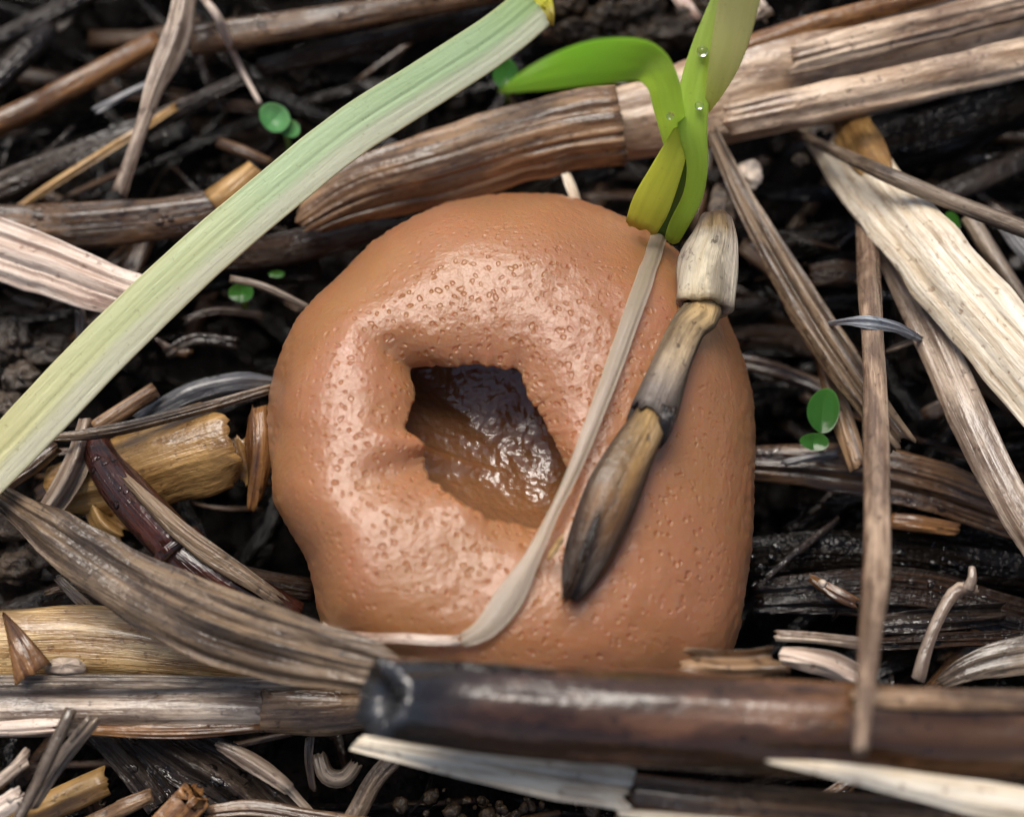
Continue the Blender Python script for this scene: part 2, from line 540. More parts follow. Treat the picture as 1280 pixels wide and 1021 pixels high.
def soil_mat(name, c1, c2, rough=.3, bump=.12, spec=.5):
    t = NT(name)
    t.set(Specular_IOR_Level=spec)
    g = t.new('ShaderNodeNewGeometry')
    p = g.outputs['Position']
    a = t.noise(p, 2.2, 6, .65)
    b = t.noise(p, 11, 5, .65)
    t.link(t.mix(t.ramp(b, [(0.35, 0.0), (0.68, 1.0)]), c1, t.mix(t.ramp(a, [(.4, 0.0), (.65, 1.0)]), c2, (c2[0] * 2, c2[1] * 1.8, c2[2] * 1.6))), t.b.inputs['Base Color'])
    t.link(t.ramp(a, [(0.35, rough * 0.5), (0.65, rough * 1.6)]), t.b.inputs['Roughness'])
    n = t.bump(a, bump)
    n = t.bump(b, bump * .35, 1, n)
    t.link(n, t.b.inputs['Normal'])
    return t.m
M['soil'] = soil_mat('wet_black_soil', (.002, .0016, .0013), (.007, .005, .004), .2, .12, .12)
M['clod'] = soil_mat('wet_brown_soil_clod', (.018, .012, .007), (.045, .03, .017), .2, .08, .4)
M['pale_crumb'] = soil_mat('pale_grit', (.4, .34, .28), (.6, .52, .44), .35, .03)
M['greycrumb'] = soil_mat('grey_mouldy_crumb', (.03, .023, .018), (.08, .065, .052), .3, .06, .3)

def glass_mat():
    t = NT('water')
    t.set(Base_Color=(1, 1, 1, 1), Roughness=0.02, IOR=1.33, Transmission_Weight=1.0)
    return t.m
M['water'] = glass_mat()
def bead_mat():
    t = NT('glint_water')                                         # added glint beads: clear, with a gloss that mirrors the sky
    t.n.remove(t.b)
    fr = t.new('ShaderNodeFresnel'); fr.inputs[0].default_value = 1.5
    tp = t.new('ShaderNodeBsdfTransparent')
    gl = t.new('ShaderNodeBsdfGlossy'); gl.inputs['Roughness'].default_value = .1
    mx = t.new('ShaderNodeMixShader')
    t.link(fr.outputs[0], mx.inputs[0]); t.link(tp.outputs[0], mx.inputs[1]); t.link(gl.outputs[0], mx.inputs[2])
    t.link(mx.outputs[0], t.out.inputs[0])
    return t.m
M['wet'] = bead_mat()

def fungus_mat(name, c1, c2, sss, pit=1.0, inner=False):
    t = NT(name)
    tc = t.new('ShaderNodeTexCoord')
    p = tc.outputs['Object']
    big = t.noise(p, 0.9, 3)
    base = t.mix(t.ramp(big, [(.35, 0.0), (.65, 1.0)]), c1, c2)
    # pores: sparse round pits over a fine pebbled skin
    def warp(amount):
        nz = t.new('ShaderNodeTexNoise'); nz.inputs['Scale'].default_value = 5; nz.inputs['Detail'].default_value = 2
        t.link(p, nz.inputs['Vector'])
        vm = t.new('ShaderNodeVectorMath', operation='MULTIPLY_ADD')
        t.link(nz.outputs['Color'], vm.inputs[0])
        vm.inputs[1].default_value = (amount,) * 3
        t.link(p, vm.inputs[2])
        return vm.outputs[0]
    wp = warp(0.12)
    def vor(scale, rnd=1.0):
        v = t.new('ShaderNodeTexVoronoi')
        v.inputs['Scale'].default_value = scale
        v.inputs['Randomness'].default_value = rnd
        t.link(wp, v.inputs['Vector'])
        return v.outputs['Distance']
    pits = t.ramp(vor(6.3), [(0.1, 0.0), (0.2, 1.0)], 'EASE')
    small = t.ramp(vor(13.5), [(0.14, 0.0), (0.34, 1.0)], 'EASE')
    fine = t.noise(p, 21, 3, .6)
    if inner:
        h = t.math('ADD', t.math('MULTIPLY', t.noise(p, 5.0, 2), 1.0), t.math('MULTIPLY', fine, 0.12))
        nb = t.bump(h, 0.045)
        nb2 = nb
    else:
        sx = t.new('ShaderNodeSeparateXYZ')
        t.link(t.uv('unit', 1, 1, rnd=False), sx.inputs[0])
        ring = t.ramp(t.math('ADD', sx.outputs[0], t.math('MULTIPLY', t.math('SUBTRACT', big, .5), .3)), [(.1, .1), (.38, 1.0)])
        mask = t.math('MULTIPLY', ring, t.ramp(t.noise(p, 1.7, 2), [(.34, .45), (.55, 1.0)]))
        h = t.math('ADD', t.math('MULTIPLY', pits, 0.55), t.math('ADD', t.math('MULTIPLY', small, .55), t.math('MULTIPLY', fine, .1)))
        h = t.math('ADD', t.math('MULTIPLY', h, mask), t.math('MULTIPLY', fine, .32))
        nb = t.bump(h, 0.02 * pit)
        nb2 = t.bump(h, 0.042 * pit)
        base = t.mix(t.math('MULTIPLY', t.math('SUBTRACT', 1.0, pits), t.math('MULTIPLY', mask, .35)), base, (.36, .13, .035))  # pits tinted orange: their lack of highlight painted into the colour
    t.link(base, t.b.inputs['Base Color'])
    t.link(nb, t.b.inputs['Normal'])
    t.link(nb2, t.b.inputs['Coat Normal'])
    t.set(Roughness=0.38 if not inner else 0.3, Coat_Weight=0.42 if not inner else .9, Coat_Roughness=0.17 if not inner else .05,
          Specular_IOR_Level=0.6,
          Subsurface_Weight=1.0, Subsurface_Scale=sss, Subsurface_Radius=(1.0, .42, .16))
    t.b.subsurface_method = 'RANDOM_WALK'
    return t.m
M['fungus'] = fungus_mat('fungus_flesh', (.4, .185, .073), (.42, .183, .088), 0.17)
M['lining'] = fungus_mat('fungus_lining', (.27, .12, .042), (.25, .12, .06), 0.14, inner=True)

# ---------------------------------------------------------------- ground
def build_ground():
    xs = np.concatenate([-np.geomspace(400, 11, 14), np.linspace(-10, 10, 190), np.geomspace(11, 400, 14)])
    ys = np.concatenate([-np.geomspace(400, 11, 14), np.linspace(-10, 10, 190), np.geomspace(11, 400, 14)])
    verts, faces = [], []
    for y in ys:
        for x in xs:
            v = Vector((x, y, 0))
            z = -1.7 + 0.35 * noise.noise(v * 0.55) + 0.22 * noise.noise(v * 1.7 + Vector((9, 3, 1))) + 0.09 * noise.noise(v * 5 + Vector((2, 8, 4)))
            verts.append((x, y, z))
    nx = len(xs)
    for i in range(len(ys) - 1):
        for j in range(nx - 1):
            a = i * nx + j
            faces.append((a, a + 1, a + nx + 1, a + nx))
    me = bpy.data.meshes.new('ground')
    me.from_pydata(verts, [], faces)
    me.polygons.foreach_set('use_smooth', [True] * len(me.polygons))
    me.materials.append(M['soil'])
    o = bpy.data.objects.new('ground', me)
    col.objects.link(o)
    tag(o, 'black wet soil under the straw', kind='structure')
build_ground()

# ---------------------------------------------------------------- the cup fungus
OUT = [(640, 245), (700, 243), (750, 257), (800, 280), (850, 318), (885, 360), (915, 415), (935, 470), (944, 530), (942, 590), (940, 660), (936, 720), (930, 770),
       (922, 805), (900, 845), (840, 878), (760, 893), (680, 893), (600, 883), (520, 862), (450, 832), (402, 785), (395, 745), (388, 700), (365, 665), (340, 625),
       (333, 570), (336, 510), (349, 450), (373, 400), (397, 370), (430, 340), (470, 302), (510, 276), (550, 253), (600, 247)]
HOLE = [(511, 460), (527, 455), (564, 454), (598, 452), (620, 455), (646, 458), (653, 468), (660, 488), (677, 514), (691, 542), (706, 573), (711, 593), (694, 627), (677, 661),
        (660, 661), (635, 655), (609, 650), (583, 636), (552, 616), (535, 602), (528, 582), (527, 556), (518, 545), (503, 539), (504, 525), (517, 499), (517, 485), (511, 468)]
CX, CY = 612.0, 552.0
def polar(poly, n, smooth):
    P = np.array(poly + [poly[0]], float)
    s = np.linspace(0, 1, 60, endpoint=False)[:, None]
    pts = np.vstack([P[k] * (1 - s) + P[k + 1] * s for k in range(len(P) - 1)])
    a = np.arctan2(pts[:, 1] - CY, pts[:, 0] - CX)
    r = np.hypot(pts[:, 0] - CX, pts[:, 1] - CY)
    o = np.argsort(a)
    a, r = a[o], r[o]
    phi = np.linspace(-math.pi, math.pi, n, endpoint=False)
    rr = np.interp(phi, np.concatenate([a - 2 * math.pi, a, a + 2 * math.pi]), np.concatenate([r, r, r]))
    k = np.exp(-0.5 * (np.arange(-30, 31) / smooth) ** 2)
    k /= k.sum()
    return phi, np.convolve(np.concatenate([rr[-30:], rr, rr[:30]]), k, 'valid')

def angdist(a, b):
    return np.abs((a - b + math.pi) % (2 * math.pi) - math.pi)

NPH = 640
def build_fungus():
    phi, ro = polar(OUT, NPH, 5.0)
    _, rh = polar(HOLE, NPH, 2.2)
    rng = np.random.default_rng(3)
    crumb = vnoise(rng, NPH, 1, 70, 1)[:, 0] * 2.0 + vnoise(rng, NPH, 1, 150, 1)[:, 0] * 1.0
    crumb *= np.clip(angdist(phi, -math.pi) * 12, 0, 1)
    ca, sa = np.cos(phi), np.sin(phi)
    ze = 0.75
    def bump_at(deg, wdeg):
        return np.exp(-(angdist(phi, math.radians(deg)) / math.radians(wdeg)) ** 2)
    # picture angle: 0 = right, 90 = down, 180 = left, -90 = up
    crown = 2.05 + 0.06 * bump_at(-75, 40) + 0.0 * bump_at(180, 25) + 0.0 * bump_at(110, 40) - 0.05 * bump_at(30, 60)
    tc = 0.6 + 0.3 * bump_at(25, 60) + 0.05 * bump_at(90, 35) - .08 * bump_at(-95, 40)
    lipdrop = 0.22 - 0.1 * bump_at(25, 60) - 0.02 * bump_at(-85, 40) - 0.18 * bump_at(115, 35) - .1 * bump_at(185, 20)
    valley = 0.09 * bump_at(-137, 13) + 0.08 * bump_at(163, 11) + 0.05 * bump_at(62, 16)
    pw = 3.0 - .9 * bump_at(25, 60)
    rows_r, rows_z, rows_t = [], [], [0.0] * 26
    for k in np.linspace(1, 0, 26, endpoint=False):                  # underside up to the widest line
        rows_r.append(ro * (1 - 0.42 * k ** 1.8)); rows_z.append(ze - (ze + 1.6) * k + 0 * phi)
    for t in np.linspace(0, 1, 120) ** 1.15:                         # widest line over the crown to the lip
        x = np.clip(1 - t / tc, 0, 1)
        up = (1 - x ** pw) ** (1 / pw)
        y = np.clip((t - tc) / (1 - tc), 0, 1)
        z = ze + (crown - ze) * up - lipdrop * y ** 2.0
        z = z - valley * np.clip((t - 0.25) / 0.5, 0, 1) ** 1.5 * (1 - 0.2 * y)
        rows_r.append(ro + (rh - ro) * t + crumb * t ** 14); rows_z.append(z); rows_t.append(t)
    zl = rows_z[-1]
    for dr, dz in ((-2.5, .012), (-3.5, .03), (-2.5, .055), (2, .085)):  # the thin rounded lip
        rows_r.append(rh + crumb + dr); rows_z.append(zl - dz); rows_t.append(.55)
    zl = rows_z[-1]; rl = rows_r[-1]
    nouter = len(rows_r)
    R = np.array(rows_r); Z = np.array(rows_z)
    X = CX + R * ca; Y = CY + R * sa
    P = Warr(X, Y, Z)
    # normals by differences, then a pebbled, slightly lumpy skin
    d1 = np.roll(P, -1, 1) - np.roll(P, 1, 1)
    d0 = np.gradient(P, axis=0)
    Nn = np.cross(d1, d0)
    Nn /= np.linalg.norm(Nn, axis=2)[..., None] + 1e-12
    if Nn[60, :, 2].mean() < 0:
        Nn = -Nn
    fade = np.ones(nouter); fade[-10:] = np.linspace(1, 0.35, 10)
    rim = np.exp(-((np.arange(nouter) - 28) / 9.0) ** 2) + .12 + np.exp(-((np.arange(nouter) - 148) / 3.0) ** 2)
    for i in range(nouter):
        for j in range(NPH):
            v = Vector(P[i, j])
            d = 0.05 * noise.noise(v * 1.1) + 0.006 * noise.noise(v * 3.1 + Vector((5, 1, 2))) + rim[i] * (0.008 * noise.noise(v * 11) + 0.011 * noise.noise(v * 24))
            P[i, j] += Nn[i, j] * d * fade[i]
    # crumbly lip edge
    verts = P.reshape(-1, 3)
    faces = []
    for i in range(nouter - 1):
        for j in range(NPH):
            j2 = (j + 1) % NPH
            faces.append((i * NPH + j, i * NPH + j2, (i + 1) * NPH + j2, (i + 1) * NPH + j))
    base = W(CX, CY, -0.9)
    root = empty('cup_fungus', base)
    tag(root, 'glossy brown cup fungus with a round opening among wet straw', 'fungus')
    tt = np.repeat(np.array(rows_t), NPH)
    cup = link('cup_wall', verts, [f[::-1] for f in faces], M['fungus'], root, unit=np.stack([tt, tt], 1))
    tag(cup, 'smooth pitted outer wall curling in to the opening')
    # lining: from the lip, under the curled rim, out and down into the bowl
    lip = P[-1]
    rows = [lip]
    prof = [(4, 0.04), (12, .1), (22, .18), (29, .28), (30, .38), (25, .48), (12, .57)]
    ctr_out = np.array([W(CX, CY, z) for z in (0,)])[0]
    for n_, (dr, dz) in enumerate(prof):
        z = zl - dz
        rs = rl - crumb * min(1, n_ / 3)
        rows.append(Warr(CX + (rs + dr) * ca, CY + (rs + dr) * sa, z))
    zb = zl.mean() - .84
    r_last = rl - crumb + 12; z_last = zl - .57
    cx2, cy2 = CX + 18, CY + 10
    for t in np.linspace(0, 1, 26)[1:]:
        rr = (r_last * (1 - t) + r_last.mean() * t) * (1 - t)
        z = (z_last * (1 - t) + z_last.mean() * t) * (1 - t) ** 2 + (1 - (1 - t) ** 2) * (zb - .04)
        rows.append(Warr(CX + rr * ca + 60 * t * (2 - t) * .8, CY + rr * sa + 50 * t * (2 - t) * .8, z))
    Q = np.array(rows)
    for i in range(1, len(Q)):
        for j in range(NPH):
            v = Vector(Q[i, j])
            Q[i, j, 2] += 0.035 * noise.noise(v * 1.6) * min(1, i / 8)
    faces = []
    for i in range(len(Q) - 1):
        for j in range(NPH):
            j2 = (j + 1) % NPH
            faces.append((i * NPH + j, (i + 1) * NPH + j, (i + 1) * NPH + j2, i * NPH + j2))
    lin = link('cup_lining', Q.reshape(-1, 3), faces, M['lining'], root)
    tag(lin, 'dark wet hollow inside of the cup')
    return verts, BVHTree.FromPolygons([tuple(v) for v in verts], [(i * NPH + j, i * NPH + (j + 1) % NPH, (i + 1) * NPH + (j + 1) % NPH, (i + 1) * NPH + j) for i in range(nouter - 1) for j in range(NPH)])
fverts, FBVH = build_fungus()

def on_fungus(px, py, off):
    """point resting on the fungus at picture point, raised by off"""
    d = Vector(ray(px, py)).normalized()
    hit, nrm, _, _ = FBVH.ray_cast(Vector(CAM), d)
    if hit is None:
        return None
    return np.array(hit) + np.array([0, 0, off])

# ---------------------------------------------------------------- big straws and stems
G = 'loose straws and stems lying round the fungus'
def S(name, pts, w, mat, label, cat='straw', **kw):
    return strand(name, pts, w, M[mat], None, label, cat, G, **kw)

# the long stalk with a broken sheath, running behind the fungus
root = empty('straw_stalk', W(880, 140, 0.2))
tag(root, 'thick ribbed straw stalk with a broken brown sheath behind the fungus', 'straw', G)
strand('culm', [(690, 172, .2), (800, 150, .35), (900, 123, .45), (1010, 98, .5), (1150, 67, .5), (1310, 30, .5)], [80, 92, 116, 122, 112, 112], M['palestalk'], root, kind='tube', flat=.55, ridge=.012, nr=16, cols=48, edge=.02)
strand('sheath', [(372, 282, .3), (450, 238, .42), (560, 208, .55), (680, 172, .62), (778, 155, .66)], [40, 78, 98, 98, 104], M['pinktan'], root, kind='flat', arch=.55, th=.05, ridge=.03, nr=10, cols=41, rag=(.2, .06), grooves=((.25, .06, .05), (.62, .05, .04), (-.3, .03, .03)))
strand('split_strip', [(978, 78, .92), (1080, 52, .98), (1190, 26, .98), (1310, -4, .98)], [34, 42, 40, 40], M['palestalk'], root, arch=.3, th=.05, ridge=.02, nr=9, cols=23, rag=(.15, 0))
strand('split_strip', [(900, 152, .82), (1020, 128, .9), (1150, 102, .92), (1310, 66, .92)], [38, 46, 50, 50], M['palestalk'], root, arch=.35, th=.05, ridge=.02, nr=9, cols=23, rag=(.1, 0))
strand('leaf_sheath', [(925, 62, .75), (1010, 34, .82), (1100, 10, .85), (1190, -14, .85)], [30, 28, 26, 26], M['orange'], root, arch=.5, th=.04)

S('straw_stalk', [(238, 52, .35), (330, 38, .45), (440, 20, .5), (620, -12, .5)], [36, 38, 36, 36], 'brown', 'brown stem with blunt broken end, above a darker parallel stem', kind='tube', ridge=.02, nr=9, cols=30, hollow=(.1, 0))
S('straw_stalk', [(322, 86, .1), (420, 62, .2), (520, 38, .2), (660, 2, .2)], [20, 26, 26, 26], 'dark', 'dark stem lying just below the blunt brown stem', kind='tube', ridge=.02)
S('straw_stalk', [(-12, 158, 0), (90, 108, .1), (200, 50, .05)], [30, 30, 24], 'orange', 'tan brown stem slanting under the folded grey leaf strip', kind='tube')
S('straw_stalk', [(-12, 108, -.2), (30, 68, -.2), (66, 34, -.3)], [30, 32, 22], 'darkgrey', 'dark grey stem beside the tan brown stem', kind='tube')
S('straw_stalk', [(-10, 52, -.3), (40, 28, -.3), (110, -8, -.3)], [22, 24, 22], 'darkgrey', 'short dim grey stem on the black soil above the dark grey stem', kind='tube')
S('straw_strip', [(-8, 240, -.05), (90, 196, 0), (200, 148, .05), (312, 94, .1)], [40, 32, 22, 18], 'darkgrey', 'long dark purplish strip crossing beneath the grey leaf strip', ridge=.02)
S('straw_strip', [(10, 268, .2), (80, 222, .15), (160, 172, .12), (222, 132, .1)], [8, 11, 10, 9], 'tan', 'thin tan strip lying along the dark purplish strip')
S('straw_strip', [(116, 140, .05), (150, 122, .05), (186, 104, .05)], [9, 9, 7], 'blue', 'short shiny thin strip left of the grey leaf strip')
S('straw_strip', [(-5, 235, -.1), (50, 200, -.1), (95, 155, -.15)], [8, 9, 6], 'darkgrey', 'very thin dull strip next to the long dark purplish strip')
S('straw_strip', [(245, 60, .0), (262, 110, -.1)], [10, 8], 'dark', 'small dark splinter below the blunt end of the brown stem')
S('leaf_strip', [(236, -20, 1.0), (222, 40, .95), (198, 100, .85), (172, 175, .7), (147, 246, .5)], [30, 36, 26, 17, 22], 'palegrey', 'folded grey dry leaf strip ending on a brown ribbed stem', cat='leaf', kind='fold', arch=.35, th=.025, edge=.12)
S('rootlet', [(250, -8, .9), (276, 32, .7), (298, 80, .2), (326, 132, .15)], [10, 12, 7, 6], 'pinkwhite', 'thin pinkish rootlet running down to the pale green seedling', cat='root', kind='tube', cols=12)
S('straw_strip', [(258, 130, -.1), (310, 134, -.05), (345, 142, -.1)], [14, 16, 12], 'dark', 'dark brown splinter behind the pale green seedling')
S('straw_strip', [(272, 178, .05), (305, 190, .1), (340, 205, .05)], [14, 13, 10], 'brown', 'brown splinter below the pale green seedling', kind='tube', cols=14)
S('straw_stalk', [(-12, 287, .15), (120, 284, .2), (230, 270, .25), (292, 258, .3)], [56, 54, 52, 44], 'brown', 'wide brown ribbed stem running behind the white straw', kind='tube', flat=.6, ridge=.03, nr=14, cols=40)
S('straw_stalk', [(240, 322, -.05), (340, 316, -.05), (420, 298, -.02), (520, 268, 0)], [44, 46, 44, 34], 'dark', 'dark wet stem tucked under the broken sheath beside the fungus', kind='tube', flat=.6, ridge=.03, nr=10)
S('straw_stalk', [(180, 365, -.3), (280, 345, -.3), (400, 335, -.3)], [36, 36, 36], 'black', 'black wet stem in the gap under the green blade', kind='tube', flat=.6, ridge=.03)
S('straw_stalk', [(268, 258, .35), (296, 236, .42), (322, 212, .4)], [44, 40, 34], 'tan', 'pinkish orange broken stem end beneath the green blade', kind='tube', hollow=(.0, .15))
S('straw', [(-14, 308, .75), (60, 333, .8), (130, 360, .85), (215, 388, .85)], [78, 72, 64, 58], 'pinkwhite', 'flat pinkish white straw passing under the green blade', arch=.28, th=.06, cols=31, ridge=.025, nr=10, grooves=((.2, .06, .05), (-.4, .02, .05)), rag=(.1, .1))
S('straw_strip', [(100, 385, .3), (103, 430, .2), (98, 478, .1)], [13, 16, 12], 'grey', 'upright tan strip hanging below the pinkish white straw')
S('twig', [(286, 348, .45), (330, 358, .5), (388, 386, .5)], [10, 9, 9], 'grey', 'thin grey twig touching the upper flank of the fungus', cat='twig', kind='tube', cols=12)
S('straw_strip', [(205, 445, -.2), (245, 425, -.2), (300, 430, -.2)], [14, 18, 14], 'darkgrey', 'dull grey flake in the dark hollow below the green blade')
S('straw_strip', [(228, 402, -.1), (270, 388, -.1), (330, 395, -.2)], [9, 11, 9], 'darkgrey', 'thin dull strip in the dark hollow by the tiny green shoot')
S('straw_stalk', [(118, 536, .55), (155, 512, .55), (196, 486, .5)], [20, 22, 20], 'pinktan', 'short pinkish brown stem stub under the green blade', kind='tube', hollow=(0, .08))
S('leaf_strip', [(170, 530, .3), (240, 495, .4), (300, 480, .4), (352, 482, .3)], [24, 34, 30, 18], 'blue', 'bluish grey wet leaf strip leading to the fungus flank', cat='leaf', arch=.5)
S('straw_strip', [(52, 548, .75), (130, 540, .78), (230, 516, .8), (345, 484, .7)], [8, 16, 15, 12], 'greybrown', 'brown rim strip along the top of the tan split straw', arch=.5)
root = empty('split_straw', W(210, 570, 0))
tag(root, 'broad tan split straw with a ragged torn end against the fungus', 'straw', G)
strand('straw_wall', [(60, 610, .25), (130, 600, .35), (210, 575, .5), (300, 548, .55)], [50, 92, 112, 118], M['tan'], root, arch=.55, th=.05, cols=33, ridge=.02, rag=(.05, .3))
strand('torn_flap', [(322, 505, .6), (326, 560, .55), (316, 642, .35)], [26, 40, 12], M['orange'], root, arch=.6, th=.03, rag=(.1, .2), edge=.2)
strand('torn_flap', [(296, 540, .62), (306, 580, .55), (300, 610, .4)], [18, 26, 14], M['tan'], root, arch=-.5, th=.03, rag=(.1, .1), edge=.25)
S('leaf_strip', [(112, 522, .6), (96, 580, .6), (66, 632, .45), (30, 668, .3)], [24, 34, 30, 20], 'palegrey', 'curled pale grey strip under the lower end of the green blade', cat='leaf', kind='wave', arch=.5)
S('straw_strip', [(-8, 612, .5), (40, 580, .5), (74, 555, .5)], [26, 24, 18], 'brown', 'brown strip below the pale end of the green blade')
S('straw_strip', [(110, 610, .25), (130, 650, .3), (158, 672, .3)], [34, 40, 22], 'tan', 'crumpled tan fragment beside the red brown stem', kind='wave', arch=.5, edge=.25, rag=(.1, .15))
root = empty('jointed_straw', W(240, 690, 0))
tag(root, 'dark red brown jointed stem between the dry leaf and the fungus', 'stem', G)
strand('stem', [(112, 545, .45), (150, 605, .6), (226, 688, .75)], [34, 54, 64], M['red'], root, kind='tube', flat=.8, cols=28)
strand('stem', [(222, 684, .74), (280, 728, .7), (372, 775, .6)], [58, 60, 44], M['red'], root, kind='tube', flat=.8, cols=28)
strand('node', [(218, 680, .76), (228, 692, .76)], [68, 66], M['red'], root, kind='tube', flat=.85, cols=28)
strand('dry_skin', [(150, 590, .85), (215, 655, 1.0), (300, 715, .95), (365, 760, .85)], [10, 26, 24, 16], M['greybrown'], root, arch=.4, th=.02, rag=(.2, .2), edge=.2)
S('straw_stalk', [(200, 690, .0), (300, 722, .0), (396, 738, .0)], [30, 32, 30], 'dark', 'dark stem in the hollow below the fungus flank', kind='tube')
S('dry_leaf', [(-22, 604, 1.15), (70, 668, 1.3), (170, 733, 1.5), (285, 786, 1.75), (395, 818, 2.0), (505, 842, 2.15)], [26, 62, 84, 98, 82, 52], 'greybrown', 'wide ribbed grey brown dry leaf curving on to the fungus foot', cat='leaf', kind='flat', arch=.18, th=.03, ridge=.04, nr=12, cols=41, edge=.06, rag=(.05, .2))
S('straw_strip', [(70, 720, .3), (100, 750, .35), (138, 780, .75)], [10, 14, 12], 'grey', 'thin greyish strip leaning on the cream straw')
S('straw_strip', [(55, 742, .2), (80, 736, .25), (110, 745, .2)], [7, 9, 7], 'greybrown', 'small dull splinter above the cream straw')
S('straw', [(-16, 806, .5), (110, 804, .55), (240, 816, .6), (330, 828, .6), (440, 846, .6)], [88, 88, 76, 62, 40], 'cream', 'plump cream coloured straw under the ribbed dry leaf', kind='tube', flat=.7, cols=36, ridge=.012, nr=12, edge=.02)
S('straw_strip', [(-14, 852, .98), (150, 851, 1.0), (300, 853, 1.0), (420, 850, 1.0)], [18, 18, 16, 12], 'grey', 'narrow grey strip between the cream straw and the straw below')
root = empty('straw', W(230, 886, .2))
tag(root, 'brown and buff straw with a purplish sheath, lying against the blunt stick end', 'straw', G)
strand('culm', [(-16, 886, .72), (150, 886, .76), (250, 886, .8), (340, 886, .8)], [60, 60, 60, 58], M['palegrey'], root, kind='tube', flat=.7, cols=36, ridge=.02, nr=14)
strand('sheath', [(326, 886, .82), (400, 886, .84), (490, 884, .8)], [60, 60, 52], M['pinktan'], root, kind='tube', flat=.72, cols=32, ridge=.012)
strand('split_edge', [(110, 912, .8), (220, 914, .85), (335, 908, .85)], [12, 18, 12], M['orange'], root, arch=.5, th=.03)
strand('split_edge', [(-14, 910, .8), (40, 908, .84), (95, 905, .84)], [22, 22, 14], M['pinkwhite'], root, arch=.5, th=.03, rag=(0, .2))
S('straw_shard', [(4, 766, 1.0), (22, 800, 1.15), (44, 845, 1.1)], [4, 26, 52], 'orange', 'pointed brown triangular shard leaning on the cream straw', arch=.3, th=.03, edge=.03, rag=(0, .05))
lump('straw_chip', 82, 833, 1.0, 52, 22, 24, M['palegrey'], seed=4, label='small rounded pale chip on the cream straw', cat='chip', rough=.3)
S('straw_strip', [(24, 1022, 1.2), (55, 960, 1.25), (90, 885, 1.3)], [14, 16, 15], 'grey', 'narrow grey splinter propped against the buff straw, thinner of a pair', kind='tube', cols=14)
S('straw_strip', [(36, 1010, .95), (75, 952, 1.0), (122, 893, 1.1)], [18, 20, 18], 'grey', 'flat grey splinter propped against the buff straw, wider of a pair')
S('straw_strip', [(-6, 980, 1.0), (16, 962, 1.0), (36, 934, 1.0)], [16, 16, 10], 'palegrey', 'stubby pale splinter near the propped grey pair', kind='tube', cols=14)
S('straw_strip', [(-10, 1016, 1.0), (10, 1004, 1.0), (24, 990, 1.0)], [26, 26, 20], 'pinkwhite', 'small pale flake at the foot of the propped grey splinters')
S('straw_strip', [(-10, 1030, .5), (60, 1008, .6), (138, 972, .6)], [40, 38, 36], 'tan', 'orange tan straw piece with a cut end under the grey splinters', arch=.5, th=.05)
S('straw_strip', [(110, 1030, .6), (150, 1010, .65), (192, 992, .65)], [20, 22, 18], 'pinktan', 'short pinkish stem piece next to the orange tan piece', kind='tube')
S('straw_shard', [(208, 1032, .8), (232, 1005, .85), (252, 980, .8)], [44, 34, 12], 'orange', 'brown pointed shard standing before the dark leaf', arch=.3)
S('leaf_strip', [(115, 905, .3), (160, 950, .3), (205, 1005, .2), (225, 1035, .2)], [30, 40, 44, 40], 'darkgrey', 'dark grey leaf strip slanting down under the buff straw', cat='leaf', ridge=.03)
S('dry_leaf', [(175, 905, .35), (240, 945, .45), (300, 985, .45), (350, 1030, .4)], [50, 76, 80, 60], 'darkgrey', 'crumpled glossy dark leaf below the buff straw', cat='leaf', kind='wave', arch=.25, ridge=.06, nr=8, cols=31, edge=.12)
S('straw_strip', [(268, 928, .7), (310, 950, .7), (360, 985, .65), (395, 1022, .5)], [10, 24, 18, 10], 'palegrey', 'pale grey bent strip over the crumpled dark leaf', kind='fold', arch=.4)
S('straw_strip', [(255, 1015, .7), (320, 1010, .7), (410, 1024, .7)], [16, 22, 20], 'pinktan', 'pinkish flat strip at the lower side of the crumpled dark leaf')
S('straw_strip', [(388, 915, .55), (386, 950, .5), (392, 990, .4)], [12, 11, 9], 'greybrown', 'thin upright brown splinter under the buff straw')
S('leaf_strip', [(398, 940, .5), (408, 968, .5), (430, 972, .5), (448, 950, .5)], [18, 22, 22, 16], 'grey', 'small curled grey strip beneath the blunt stick end', cat='leaf', arch=.4)
S('straw_strip', [(500, 940, .6), (468, 975, .55), (435, 1035, .5)], [24, 24, 26], 'greybrown', 'grey brown strip slanting out from under the stick', arch=.4)

# ---------------------------------------------------------------- foreground stick and its neighbours
root = empty('hollow_stick', W(850, 900, 1.2))
tag(root, 'thick dark brown wet stick with a blunt bruised hollow end', 'stick')
strand('stem', [(462, 872, 3.05), (505, 875, 2.86), (570, 879, 2.74), (700, 890, 2.68), (880, 902, 2.66), (1080, 912, 2.64), (1310, 918, 2.6)], [92, 102, 108, 112, 116, 116, 112], M['stick'], root, kind='tube', flat=.9, cols=56, ridge=.012, nr=18, edge=.02, hollow=(.8, 0), bore=.3, rag=(.12, 0))
strand('peeling_bark', [(520, 832, 2.95), (620, 838, 2.92), (720, 846, 2.9)], [14, 18, 8], M['dark'], root, arch=.4, th=.02, rag=(.2, .2), edge=.2)
strand('bark_ridge', [(1060, 872, 2.98), (1160, 874, 2.97), (1300, 878, 2.95)], [18, 26, 24], M['pinktan'], root, arch=.4, th=.03, rag=(.1, .1))
S('straw', [(436, 927, 2.0), (560, 948, 2.05), (680, 970, 2.1), (795, 988, 2.1)], [20, 40, 52, 52], 'white', 'cream white flattened straw with torn end lying under the dark stick', arch=.3, th=.06, ridge=.02, rag=(.1, .15), cols=25, grooves=((-.1, .04, .06),))
